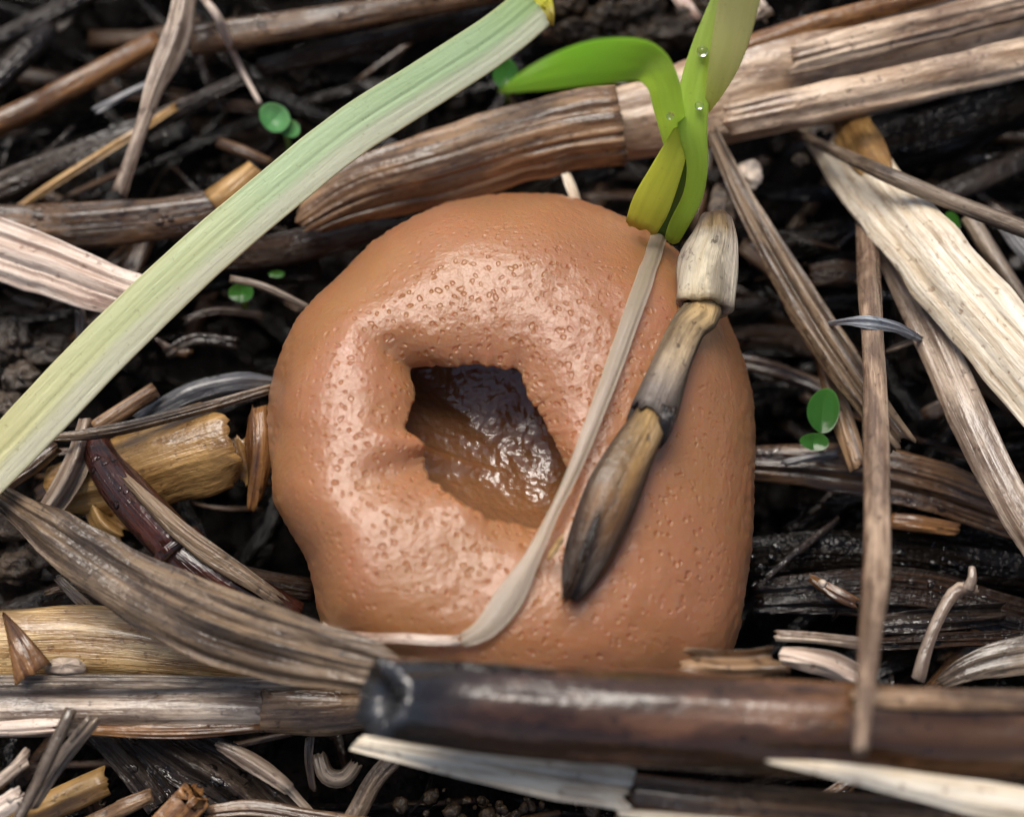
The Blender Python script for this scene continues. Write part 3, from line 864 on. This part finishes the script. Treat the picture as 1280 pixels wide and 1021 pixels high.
S('straw_stalk', [(780, 988, 1.98), (900, 1004, 2.0), (1050, 1016, 2.0), (1310, 1030, 2.0)], [48, 54, 56, 58], 'brown', 'brown stem emerging from the cream white flattened straw', kind='tube', cols=30)
S('straw_strip', [(770, 1014, 2.05), (850, 1022, 2.1), (960, 1030, 2.1)], [10, 12, 10], 'white', 'thin white strip along the lower side of the brown stem')
S('dead_grass', [(955, 950, 2.98), (1040, 962, 2.95), (1150, 983, 2.85), (1310, 1012, 2.75)], [3, 20, 34, 46], 'white', 'pale dead blade tapering to a point across the brown stem', cat='grass', arch=.3, th=.03, edge=.03)
S('rotten_bark', [(846, 824, 1.85), (910, 832, 1.9), (990, 830, 1.9)], [30, 44, 36], 'pinktan', 'crumbly brown bark chip wedged between fungus and dark stick', cat='bark', kind='wave', arch=.25, th=.1, ridge=.05, nr=7, cols=25, edge=.2, rag=(.15, .15))
S('straw_strip', [(966, 794, 1.3), (1020, 797, 1.3), (1080, 804, 1.3)], [14, 14, 16], 'palegrey', 'pale straw strip above the purplish fragment beside the upright stem')
S('leaf_strip', [(972, 818, 1.5), (1020, 826, 1.5), (1075, 848, 1.4)], [20, 34, 30], 'pinkwhite', 'purplish pale fragment behind the dark stick', cat='leaf', kind='wave', arch=.3, ridge=.03, edge=.15)

# ---------------------------------------------------------------- right-hand straws
S('straw', [(985, 88, -.7), (1072, 212, .35), (1140, 292, .95), (1220, 386, 1.1), (1320, 500, 1.2)], [58, 76, 88, 98, 98], 'white', 'broad bright white flattened straw slanting down from the thick stalk', arch=.28, th=.07, cols=31, ridge=.025, nr=9, grooves=((-.35, .03, .06), (.5, .02, .05)))
S('straw_strip', [(1024, 98, -.4), (1080, 186, .42), (1112, 226, .75)], [44, 52, 24], 'tan', 'brownish yellow skin on the upper end of the bright white straw', arch=.35, th=.02, rag=(.1, .3))
S('straw_stalk', [(985, 162, .1), (1050, 192, .6), (1110, 219, 1.1), (1190, 252, 1.15), (1300, 294, 1.15)], [8, 16, 20, 20, 22], 'grey', 'slender grey stem crossing over the bright white straw', kind='tube', cols=18)
S('straw', [(1092, 280, .5), (1130, 350, .6), (1170, 430, .75), (1215, 530, .85), (1262, 624, .9), (1310, 700, .9)], [30, 42, 48, 50, 46, 46], 'palegrey', 'pale grey brown straw strip below the bright white straw', arch=.4, th=.05, ridge=.02, cols=21, edge=.04)
S('straw_strip', [(1140, 372, .35), (1200, 432, .4), (1250, 480, .45), (1310, 525, .45)], [26, 40, 46, 44], 'grey', 'dull grey strip half hidden under the bright white straw', arch=.4, th=.04)
S('straw_stalk', [(1083, 262, .3), (1089, 400, 1.2), (1094, 500, 1.7), (1096, 620, 2.2), (1095, 720, 2.6), (1085, 830, 3.15), (1075, 944, 3.55)], [28, 30, 30, 34, 34, 26, 20], 'uprightstem', 'upright pinkish brown stem whose tip crosses the dark stick', kind='tube', flat=.75, cols=24, ridge=.02, edge=.04, rag=(.05, .1))
S('straw', [(888, 160, .45), (925, 240, .5), (975, 330, .55), (1030, 420, .65), (1085, 500, .7), (1136, 568, .65)], [14, 26, 38, 50, 42, 34], 'greybrown', 'fibrous brown straw with frayed end passing under the upright stem', arch=.4, th=.05, ridge=.04, nr=8, cols=25, rag=(.05, .3), grooves=((.1, .04, .08),))
S('straw_strip', [(1020, 420, .35), (1050, 515, .35), (1074, 588, .4)], [16, 28, 24], 'pinktan', 'pinkish strip tucked under the frayed brown straw', arch=.4)
S('straw_strip', [(930, 300, .1), (985, 350, .2), (1020, 420, .2)], [34, 30, 24], 'grey', 'dim grey strip along the frayed brown straw')
S('leaf_strip', [(1030, 406, .6), (1060, 402, 1.2), (1090, 403, 1.4), (1118, 409, 1.2), (1155, 426, .7)], [6, 9, 17, 14, 8], 'bluestrip', 'bluish wet strip draped across the upright stem', cat='leaf', arch=.12, edge=.2)
S('straw_strip', [(1106, 440, .2), (1130, 430, .3), (1160, 420, .4)], [6, 8, 6], 'grey', 'tiny grey splinter between the upright stem and the pale strip')
S('straw_stalk', [(1208, 268, .35), (1250, 335, .4), (1300, 405, .4)], [22, 24, 24], 'grey', 'grey ribbed stem beside the bright white straw, under the slender stem', kind='tube', ridge=.03)
S('straw_strip', [(1252, 278, .3), (1280, 312, .35), (1310, 345, .35)], [16, 22, 22], 'blue', 'short bluish strip beside the grey ribbed stem')
S('straw_stalk', [(1030, 200, -.1), (1120, 172, 0), (1300, 120, 0)], [66, 72, 72], 'black', 'black wet stem under the thick pale stalk', kind='tube', flat=.6, ridge=.04, nr=12, cols=36)
S('straw_stalk', [(1130, 262, -.4), (1210, 232, -.3), (1300, 190, -.3)], [30, 30, 30], 'darkgrey', 'dark stem behind the slender grey stem', kind='tube')
S('straw_stalk', [(930, 320, -.5), (1020, 300, -.45), (1090, 285, -.4)], [44, 44, 40], 'black', 'black stem in the hollow beside the frayed brown straw', kind='tube', flat=.6)
S('straw_strip', [(1010, 345, -.3), (1050, 342, -.25), (1090, 348, -.3)], [28, 34, 28], 'dark', 'dark brown flake between the frayed straw and the upright stem')
S('straw', [(930, 578, -.25), (1050, 585, -.15), (1150, 604, -.1), (1290, 650, -.1)], [40, 62, 66, 60], 'brown', 'wide dark brown straw lying flat behind the upright stem', arch=.3, th=.06, ridge=.03, nr=9, cols=25, grooves=((.4, .05, .05),))
S('straw_strip', [(1108, 650, -.1), (1150, 655, -.05), (1200, 662, -.1)], [20, 22, 16], 'orange', 'short tan strip beneath the wide dark brown straw')
S('straw_strip', [(975, 580, -.05), (1010, 572, 0), (1050, 566, 0)], [8, 10, 8], 'blue', 'small shiny strip below the round green seedling')
S('straw_stalk', [(930, 700, -.5), (1060, 690, -.45), (1300, 720, -.45)], [54, 56, 56], 'black', 'black wet stem in the gap right of the fungus', kind='tube', flat=.6, ridge=.04, nr=10)
S('straw', [(940, 745, -.3), (1060, 740, -.2), (1160, 745, -.2), (1300, 780, -.2)], [40, 60, 64, 50], 'dark', 'dark reddish straw beneath the bent grey twig', arch=.3, th=.06, ridge=.04, cols=25)
S('straw_strip', [(1010, 720, -.05), (1045, 742, 0), (1075, 756, 0)], [10, 18, 14], 'orange', 'small orange brown strip beside the white bead')
S('straw_strip', [(1090, 782, 0), (1160, 775, .05), (1260, 765, .05)], [22, 30, 26], 'darkgrey', 'glistening dark strip crossing behind the bent grey twig', ridge=.05, kind='wave', arch=.3)
S('straw_strip', [(1080, 806, .2), (1180, 800, .25), (1300, 795, .2)], [16, 20, 18], 'dark', 'narrow dark strip above the grey curved leaf')
S('twig', [(1146, 852, 1.1), (1160, 805, 1.15), (1182, 758, 1.2), (1200, 738, 1.2), (1222, 740, 1.15)], [16, 16, 16, 20, 16], 'palegrey', 'bent pale grey twig with a knobbly end', cat='twig', kind='tube', cols=16, ridge=.03, edge=.12)
S('twig', [(1208, 738, 1.2), (1214, 722, 1.25), (1216, 706, 1.25)], [16, 13, 8], 'palegrey', 'stub forking from the bent pale twig', cat='twig', kind='tube', cols=14, ridge=.03, edge=.12)
S('dry_leaf', [(1170, 856, .9), (1220, 832, 1.0), (1310, 812, 1.05)], [14, 36, 50], 'grey', 'grey curved leaf behind the dark stick', cat='leaf', arch=.4, ridge=.03)
lump('seed', 1028, 729, .15, 11, 11, 11, M['pale_crumb'], seed=3, label='tiny white round seed on the dark straw', cat='seed', rough=.1)

# ---------------------------------------------------------------- bits near the grass shoot
lump('grit_lump', 938, 218, .35, 30, 42, 26, M['pale_crumb'], seed=11, label='pale gritty lump right of the grass shoot', cat='grit', rough=.35)
lump('grit_lump', 1000, 200, .2, 20, 16, 14, M['greycrumb'], seed=12, label='small grey crumb under the thick stalk', cat='grit', rough=.35)
lump('grit_lump', 905, 262, .3, 34, 60, 24, M['greycrumb'], seed=13, label='grey mouldy crumb behind the dead jointed stem', cat='grit', rough=.5)
S('straw_strip', [(706, 215, .5), (714, 235, .5), (722, 256, .45)], [12, 13, 12], 'white', 'tiny pale ribbed strip between the sheath and the fungus')
S('straw_strip', [(846, -8, .4), (860, 10, .45), (876, 28, .4)], [18, 16, 10], 'pinkwhite', 'small pale strip behind the cream leaf of the shoot')
S('straw_strip', [(935, -6, .5), (950, 10, .55), (964, 26, .5)], [22, 20, 14], 'palegrey', 'small frayed pale strip above the thick stalk')
for k, (x, y, z, a, b) in enumerate([(722, 40, -.2, 46, 34), (760, 22, -.15, 50, 40), (800, 15, -.2, 60, 40), (838, 40, -.1, 70, 44), (800, 52, -.15, 60, 36), (745, 62, -.2, 40, 26), (710, 8, -.3, 40, 30), (870, 18, -.2, 50, 40)]):
    lump('soil_clod', x, y, z, a, b, 34, M['clod'], seed=20 + k, label='wet brown soil clod above the fungus', cat='soil', group='wet brown soil clods above the fungus', rough=.55, freq=2.2, nu=28, nv=20)
for k, (x, y, z, a, b) in enumerate([(15, 425, 0, 50, 50), (60, 440, -.1, 60, 44), (30, 475, -.05, 50, 40), (75, 480, 0, 40, 40), (10, 510, 0, 40, 36)]):
    lump('soil_clod', x, y, z, a, b, 34, M['greycrumb'], seed=40 + k, label='grey mouldy soil clod below the pinkish white straw', cat='soil', group='grey mouldy clods below the pinkish white straw', rough=.55, freq=2.2, nu=28, nv=20)
for k, (x, y, z, a, b) in enumerate([(20, 650, .1, 70, 50), (70, 690, .1, 70, 50), (20, 710, 0, 60, 40)]):
    lump('soil_clod', x, y, z, a, b, 40, M['greycrumb'], seed=60 + k, label='dull grey clod under the ribbed dry leaf', cat='soil', group='dull grey clods under the ribbed dry leaf', rough=.5, freq=2.0, nu=28, nv=20)

# ---------------------------------------------------------------- large fading blade
root = S('fading_grass', [(672, 6, 1.55), (618, 50, 1.62), (532, 106, 1.68), (435, 168, 1.7), (338, 246, 1.7), (238, 332, 1.68), (138, 428, 1.62), (45, 525, 1.55), (-40, 612, 1.5)], [58, 60, 62, 62, 62, 64, 66, 66, 64], 'bigblade',
    'long flat blade fading from green to pale yellow, lying across the straw', cat='grass', arch=.1, th=.03, ridge=.0025, nr=14, cols=31, seg=110, edge=.012, rag=(.05, 0), grooves=((.1, .012, .05),))
strand('torn_tip', [(676, -6, 1.35), (684, 14, 1.4), (690, 34, 1.35)], [22, 18, 6], M['yellowgreen'], root if False else None, label='small olive leaf tip tucked behind the green blade end', cat='leaf', arch=.5)

# ---------------------------------------------------------------- grass shoot
root = empty('grass_shoot', W(832, 292, .8))
tag(root, 'fresh green grass shoot growing up beside the fungus', 'grass')
strand('leaf', [(620, 117, 3.9), (672, 97, 4.0), (740, 80, 3.9), (800, 76, 3.6), (826, 98, 3.15), (836, 135, 2.7), (842, 168, 2.3), (846, 205, 2.0)], [2, 34, 56, 52, 42, 38, 32, 18], M['green'], root, arch=.2, th=.01, ridge=.004, edge=.02, extend=False)
strand('leaf', [(900, -20, 3.2), (892, 20, 3.0), (880, 66, 2.8), (868, 120, 2.6), (866, 165, 2.45), (872, 205, 2.25), (866, 245, 2.0), (848, 282, 1.72), (838, 304, 1.5)], [6, 24, 36, 40, 36, 27, 25, 24, 18], M['greenstem'], root, arch=.3, th=.01, ridge=.004, edge=.02, extend=False)
strand('leaf', [(930, -30, 3.5), (920, 20, 3.2), (908, 70, 2.95), (894, 112, 2.7), (884, 140, 2.5)], [52, 50, 42, 24, 6], M['creamleaf'], root, arch=.2, th=.01, ridge=.004, edge=.02, extend=False)
strand('leaf', [(852, 170, 2.2), (842, 220, 1.95), (834, 265, 1.65), (826, 302, 1.4)], [16, 34, 40, 24], M['gapgreen'], root, arch=-.3, th=.015, ridge=.004)  # dark strip filling the shaded gap between sheath and leaf
strand('sheath', [(866, 130, 2.52), (850, 172, 2.38), (832, 215, 2.2), (813, 258, 1.97), (800, 288, 1.75)], [8, 26, 40, 48, 42], M['yellowgreen'], root, arch=.2, th=.01, ridge=.004, edge=.02, extend=False)

def droplet(px, py, z, s, label):
    o = lump('water_drop', px, py, z, s, s, s * .8, M['water'], seed=int(px), rough=.05, label=label, cat='water drop', nu=16, nv=12)
droplet(878, 64, 2.88, 14, 'clear water drop on the upper part of the shoot leaf')
droplet(874, 132, 2.64, 11, 'clear water drop halfway down the shoot leaf')
droplet(838, 145, 2.9, 9, 'tiny water drop on the bent shoot leaf')
droplet(801, 284, 1.6, 8, 'tiny water drop where the yellow sheath meets the fungus')

# ---------------------------------------------------------------- dead blade and dead stem lying on the fungus
def lay(pts, off):
    out = []
    for k, p in enumerate(pts):
        o = off[k] if hasattr(off, '__len__') else off
        q = on_fungus(p[0], p[1], 0)
        z = (q[2] if q is not None else 1.2) + o
        out.append(W(p[0], p[1], z))
    return out
pb = [(826, 290), (802, 360), (772, 445), (742, 525), (716, 590), (690, 645), (664, 700), (636, 748), (606, 786), (572, 803)]
P = lay(pb, [.15, .06, .06, .1, .12, .14, .06, .05, .06, .06])
zz = np.array([p[2] for p in P]); zz[3:7] = np.interp([3, 4, 5, 6], [3, 6], [max(zz[3], 2.15), max(zz[6], 2.12)])
P = [W(p[0], p[1], z) for p, z in zip(pb, zz)]
root = empty('dead_grass', np.array(P[5]) - np.array([0, 0, .2]))
tag(root, 'thin pale dead blade lying over the fungus and its opening', 'grass')
strand('blade', None, [20, 23, 22, 20, 17, 14, 22, 37, 28, 14], M['film'], root, world=P, arch=.35, th=.012, ridge=.008, cols=15, edge=.05)
pb2 = [(578, 801), (540, 800), (500, 797), (462, 797), (430, 793), (402, 780)]
P = lay(pb2, [.07, .1, .1, .12, .15, .2])
strand('blade_edge', None, [13, 12, 12, 12, 12, 9], M['pinkwhite'], root, world=P, arch=.5, th=.015, ridge=.006, edge=.15)

root = empty('jointed_straw', W(800, 560, 1.9))
tag(root, 'dead jointed stem, cream above and black tipped below, resting on the fungus', 'stem')
ps = [(896, 272), (894, 300), (886, 335), (879, 388), (862, 408), (842, 450), (822, 500), (808, 535), (790, 568), (764, 622), (740, 682), (722, 728), (710, 758)]
base = lay(ps, .0)
zs = np.array([p[2] for p in base]); zs[:3] = [1.5, 1.6, 1.72]
zs = np.maximum(zs, 1.5) + 0.18
ker = np.array([.25, .5, .25])
for _ in range(3):
    zs[1:-1] = np.convolve(zs, ker, 'valid')
zs[-3:] = [base[k][2] + .12 for k in (-3, -2, -1)]
PS = [W(p[0], p[1], z) for p, z in zip(ps, zs)]
# three telescoped segments, each with its own colours along the length
def seg_mat(name, grad, edge):
    return straw_mat(name, (.5, .4, .25), (.3, .2, .1), (.045, .028, .018), .42, .48, .2, .02, .35, grad=grad, edge=edge)
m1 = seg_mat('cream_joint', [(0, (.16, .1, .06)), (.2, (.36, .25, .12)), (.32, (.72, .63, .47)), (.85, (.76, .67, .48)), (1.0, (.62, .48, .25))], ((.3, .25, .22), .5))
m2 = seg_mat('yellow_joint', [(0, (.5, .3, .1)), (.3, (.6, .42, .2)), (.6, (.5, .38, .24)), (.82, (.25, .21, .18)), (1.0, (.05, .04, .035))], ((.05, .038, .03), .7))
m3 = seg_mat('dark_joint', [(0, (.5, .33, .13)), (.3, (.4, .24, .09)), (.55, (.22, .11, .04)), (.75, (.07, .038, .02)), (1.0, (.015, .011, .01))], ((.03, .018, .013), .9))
strand('joint', None, [40, 58, 72, 76], m1, root, world=PS[:4], kind='tube', flat=.7, cols=32, ridge=.02, nr=10, rag=(.05, .12), hollow=(0, .1))
strand('joint', None, [30, 48, 44, 48, 56, 60], m2, root, world=PS[2:8], kind='tube', flat=.6, cols=32, ridge=.02, nr=10, rag=(0, .22), hollow=(0, .12))
strand('joint', None, [40, 54, 62, 74, 66, 40, 10], m3, root, world=PS[6:], kind='tube', flat=.5, cols=32, ridge=.02, nr=10, rag=(0, .08))
q = PS[7]
strand('torn_flap', None, [22, 20, 8], M['dark'], root, world=[np.array(W(836, 505, q[2] + .05)), np.array(W(832, 530, q[2] + .05)), np.array(W(824, 562, q[2] - .05))], arch=.4, rag=(.05, .1))
strand('dark_streak', None, [4, 11, 13, 6], M['dark'], root, world=[W(p[0] - 8, p[1], z + dz) for p, z, dz in zip(ps[9:], zs[9:], (.16, .19, .17, .1))], arch=.4, th=.02, rag=(.2, .1), edge=.2)
strand('splinter', None, [6, 10, 4], M['cream'], root, world=[W(706, 668, 2.25), W(694, 685, 2.2), W(683, 702, 2.15)], arch=.3)

# ---------------------------------------------------------------- seedlings
def cotyledon(px, py, z, a, b, mat, parent, rot=0, cup=.3, pitch=0.0):
    c = W(px, py, z)
    k = px2cm(c)
    nr_, na = 9, 28
    verts, uv, un, faces = [], [], [], []
    ax, ay = cam_right, cam_up * math.cos(pitch) - cam_fwd * math.sin(pitch)
    nz = np.cross(ax, ay)
    for side in (1, -1):
        for i in range(nr_ + 1):
            r = i / nr_
            for j in range(na):
                t = 2 * math.pi * j / na
                x, y = r * math.cos(t), r * math.sin(t)
                y2 = y * (1 + .12 * x)
                X = x * a * k / 2; Y = y2 * b * k / 2
                xr, yr = X * math.cos(rot) - Y * math.sin(rot), X * math.sin(rot) + Y * math.cos(rot)
                h = cup * (a * k / 2) * (r * r * .9 + .5 * x * abs(x) * .6) - .03 * a * k * math.exp(-(x / .12) ** 2) + side * .025 * a * k * math.sqrt(max(0, 1 - r * r))
                verts.append(c + ax * xr + ay * yr + nz * h)
                uv.append((xr, yr)); un.append(((x + 1) / 2, (y + 1) / 2))
    n1 = (nr_ + 1) * na
    for s_, off in ((1, 0), (-1, n1)):
        for i in range(nr_):
            for j in range(na):
                j2 = (j + 1) % na
                f = (off + i * na + j, off + (i + 1) * na + j, off + (i + 1) * na + j2, off + i * na + j2)
                faces.append(f if s_ == 1 else f[::-1])
    for j in range(na):
        j2 = (j + 1) % na
        faces.append((nr_ * na + j, n1 + nr_ * na + j, n1 + nr_ * na + j2, nr_ * na + j2))
    return link('leaf', verts, faces, mat, parent, uv, un)
def seedling(label, leaves, stem, mat):
    r = empty('seedling', W(*stem[-1]))
    tag(r, label, 'seedling', 'green seedlings sprouting between the straws')
    for (px, py, z, a, b, rot, cup) in leaves:
        cotyledon(px, py, z, a, b, mat, r, rot, cup)
    strand('stem', stem, [7, 7, 6][:len(stem)], mat, r, kind='tube', cols=10)
seedling('pale mint green curled seedling above the green blade', [(344, 148, .35, 42, 34, -.7, .5), (360, 160, .3, 34, 22, -.5, .4)], [(350, 156, .3), (358, 170, 0), (362, 190, -.6)], M['mint'])
seedling('round glossy green seedling in the dark gap right of the fungus', [(1028, 513, .5, 40, 56, -.12, .3), (1017, 552, .42, 36, 22, -.1, .3)], [(1026, 540, .4), (1026, 560, 0), (1020, 570, -.6)], M['seedling'])
seedling('tiny green shoot in the hollow under the pale part of the blade', [(302, 366, .1, 32, 24, .1, .4), (346, 343, .0, 20, 9, .0, .3)], [(304, 372, .0), (306, 380, -.3), (308, 392, -.7)], M['seedling'])
seedling('blurred round green shoot behind the bent shoot leaf', [(632, 95, .3, 32, 40, .2, .5)], [(632, 105, .2), (634, 120, -.2), (636, 130, -.6)], M['seedling'])
seedling('dim green shoot tucked behind the bright white straw', [(1188, 279, .2, 20, 28, .3, .4)], [(1188, 286, .1), (1186, 300, -.2), (1184, 310, -.6)], M['seedling'])

# ---------------------------------------------------------------- litter too small and dark to count
def scatter(name, count, seed, mats, area, zr, lr, wr, label, skip=None, clump=False):
    rng = np.random.default_rng(seed)
    V, F, U, N_, mi = [], [], [], [], []
    base = 0
    while len(V) < count:
        x, y = rng.uniform(area[0], area[1]), rng.uniform(area[2], area[3])
        if skip is not None and skip(x, y):
            continue
        z = rng.uniform(*zr)
        L = rng.uniform(*lr)
        a = rng.normal(0.12, 0.55) if rng.random() < .75 else rng.uniform(0, math.pi)
        d = np.array([math.cos(a), math.sin(a), rng.normal(0, .12)])
        bend = np.array([-d[1], d[0], rng.normal(0, .5)]) * rng.normal(0, .06) * L
        p = np.array([x, y, z])
        if skip is not None and any(skip(*(p + d * L * q)[:2]) for q in (-.55, -.3, .3, .55)):
            continue
        w = rng.uniform(*wr)
        kind = 'tube' if rng.random() < .2 else 'flat'
        v, f, uv, un = strand_data([p - d * L / 2, p + bend, p + d * L / 2], [w * rng.uniform(.6, 1), w, w * rng.uniform(.5, 1)], kind=kind, th=.025, arch=.4, ridge=.02, nr=4, seg=9, cols=9, rag=(.1, .1), view=False, seed=int(rng.integers(1e9)), roll=rng.normal(0, 20), edge=.12)
        V.append(v); U.append(uv + rng.uniform(0, 40, 2)); N_.append(un)
        F += [tuple(i + base for i in q) for q in f]
        mi += [int(rng.integers(len(mats)))] * len(f)
        base += len(v)
    V = np.vstack(V)
    me = bpy.data.meshes.new(name)
    me.from_pydata(V.tolist(), [], F)
    li = np.empty(len(me.loops), dtype=np.int32)
    me.loops.foreach_get('vertex_index', li)
    for nm, arr in (('cm', np.vstack(U)), ('unit', np.vstack(N_))):
        me.uv_layers.new(name=nm).data.foreach_set('uv', arr.astype(np.float32)[li].ravel())
    for m_ in mats:
        me.materials.append(m_)
    me.polygons.foreach_set('material_index', mi)
    me.polygons.foreach_set('use_smooth', [True] * len(F))
    o = bpy.data.objects.new(name, me)
    col.objects.link(o)
    tag(o, label, 'litter', kind='stuff')

def infungus(x, y):
    return (x + .05) ** 2 / 4.0 + (y + .5) ** 2 / 4.2 < 1
scatter('dark_litter', 520, 11, [M['dark'], M['black'], M['black'], M['black'], M['black'], M['brown']], (-7, 7, -6, 7), (-1.5, -.55), (.6, 3.0), (.04, .26), 'dark rotting straw bits matted over the soil', infungus)
def inframe(x, y):
    return -5.3 < x < 5.3 and -4.3 < y < 5.2
scatter('straw_litter', 420, 12, [M['brown'], M['palegrey'], M['greybrown'], M['pinktan'], M['dark'], M['cream'], M['white']], (-15, 15, -14, 15), (-.5, 1.0), (2, 7), (.1, .5), 'brown and grey straw litter spread beyond the fungus', inframe)

def crumbs(name, count, seed, mat, area, zr, sr, label, skip=None):
    rng = np.random.default_rng(seed)
    V, F = [], []
    base = 0
    proto = []
    for k in range(8):
        vs = []
        for i in range(6):
            la = math.pi * i / 5
            for j in range(7):
                d = Vector((math.sin(la) * math.cos(j * .8976), math.sin(la) * math.sin(j * .8976), math.cos(la)))
                vs.append(np.array(d) * (1 + .6 * noise.noise(d * 1.8 + Vector((k * 5.1, 0, 0)))))
        proto.append(np.array(vs))
    fs = [(i * 7 + j, (i + 1) * 7 + j, (i + 1) * 7 + (j + 1) % 7, i * 7 + (j + 1) % 7) for i in range(5) for j in range(7)]
    n = 0
    while n < count:
        x, y = rng.uniform(area[0], area[1]), rng.uniform(area[2], area[3])
        if skip and skip(x, y): continue
        s = rng.uniform(*sr) * np.array([rng.uniform(.7, 1.5), rng.uniform(.7, 1.5), rng.uniform(.5, 1)])
        a = rng.uniform(0, 6.28)
        v = proto[n % 8] * s
        v = np.stack([v[:, 0] * math.cos(a) - v[:, 1] * math.sin(a), v[:, 0] * math.sin(a) + v[:, 1] * math.cos(a), v[:, 2]], 1) + np.array([x, y, rng.uniform(*zr)])
        V.append(v)
        F += [tuple(i + base for i in q) for q in fs]
        base += len(v); n += 1
    me = bpy.data.meshes.new(name)
    me.from_pydata(np.vstack(V).tolist(), [], F)
    me.polygons.foreach_set('use_smooth', [True] * len(F))
    me.materials.append(mat)
    o = bpy.data.objects.new(name, me)
    col.objects.link(o)
    tag(o, label, 'soil', kind='stuff')
scatter('straw_crumbs', 170, 21, [M['brown'], M['dark'], M['darkgrey'], M['dark']], (-6, 6, -5.5, 6.5), (-.7, -.1), (.25, 1.1), (.02, .08), 'fine straw crumbs caught between the stems', infungus)
crumbs('soil_crumbs', 1500, 5, M['soil'], (-7, 7, -6, 7), (-1.6, -.9), (.03, .14), 'wet black soil crumbs among the straw', infungus)
crumbs('grit_crumbs', 160, 6, M['clod'], (-.9, 1.0, -4.0, -3.0), (-.2, .4), (.012, .06), 'grey gritty crumbs below the cream white straw')

# ---------------------------------------------------------------- water beads added to put glints on the dark wet matter
def water_glint_beads(count, seed):
    rng = np.random.default_rng(seed)
    bpy.context.view_layer.update()
    dg = bpy.context.evaluated_depsgraph_get()
    dark = {M[k].name for k in ('dark', 'black', 'soil', 'darkgrey', 'brown', 'red', 'clod', 'greycrumb')}
    V, F, base, n, tries = [], [], 0, 0, 0
    while n < count and tries < 9000:
        tries += 1
        x, y = rng.uniform(-5.2, 5.2), rng.uniform(-4.4, 5.6)
        hit, loc, nrm, idx, ob, _ = scene.ray_cast(dg, Vector((x, y, 9)), Vector((0, 0, -1)))
        if not hit or ob.type != 'MESH' or nrm.z < .35:
            continue
        me = ob.data
        mt = me.materials[min(me.polygons[idx].material_index, len(me.materials) - 1)]
        if mt is None or mt.name not in dark:
            continue
        for _ in range(int(rng.integers(1, 5))):                     # beads sit in little clusters
            c = np.array(loc) + np.append(rng.normal(0, .07, 2), 0)
            h2, l2, n2, _, o2, _ = scene.ray_cast(dg, Vector((c[0], c[1], 9)), Vector((0, 0, -1)))
            if not h2 or n2.z < .3 or o2 != ob:
                continue
            r = rng.uniform(.012, .04) * np.array([rng.uniform(.7, 1.9), rng.uniform(.7, 1.3), .32])
            a = rng.uniform(0, 3.14)
            q = n2.to_track_quat('Z', 'Y')
            for i in range(5):
                la = math.pi * i / 4
                for j in range(8):
                    lo = j * math.pi / 4 + a
                    v = Vector((math.sin(la) * math.cos(lo) * r[0], math.sin(la) * math.sin(lo) * r[1], math.cos(la) * r[2]))
                    V.append(tuple(l2 + q @ v))
            F += [(base + i * 8 + j, base + (i + 1) * 8 + j, base + (i + 1) * 8 + (j + 1) % 8, base + i * 8 + (j + 1) % 8) for i in range(4) for j in range(8)]
            base += 40
            n += 1
    me = bpy.data.meshes.new('water_glint_beads')
    me.from_pydata(V, [], F)
    me.polygons.foreach_set('use_smooth', [True] * len(F))
    me.materials.append(M['wet'])
    o = bpy.data.objects.new('water_glint_beads', me)
    col.objects.link(o)
    tag(o, 'tiny water beads added for glints on the dark wet straw', 'water', kind='stuff')
water_glint_beads(1500, 77)
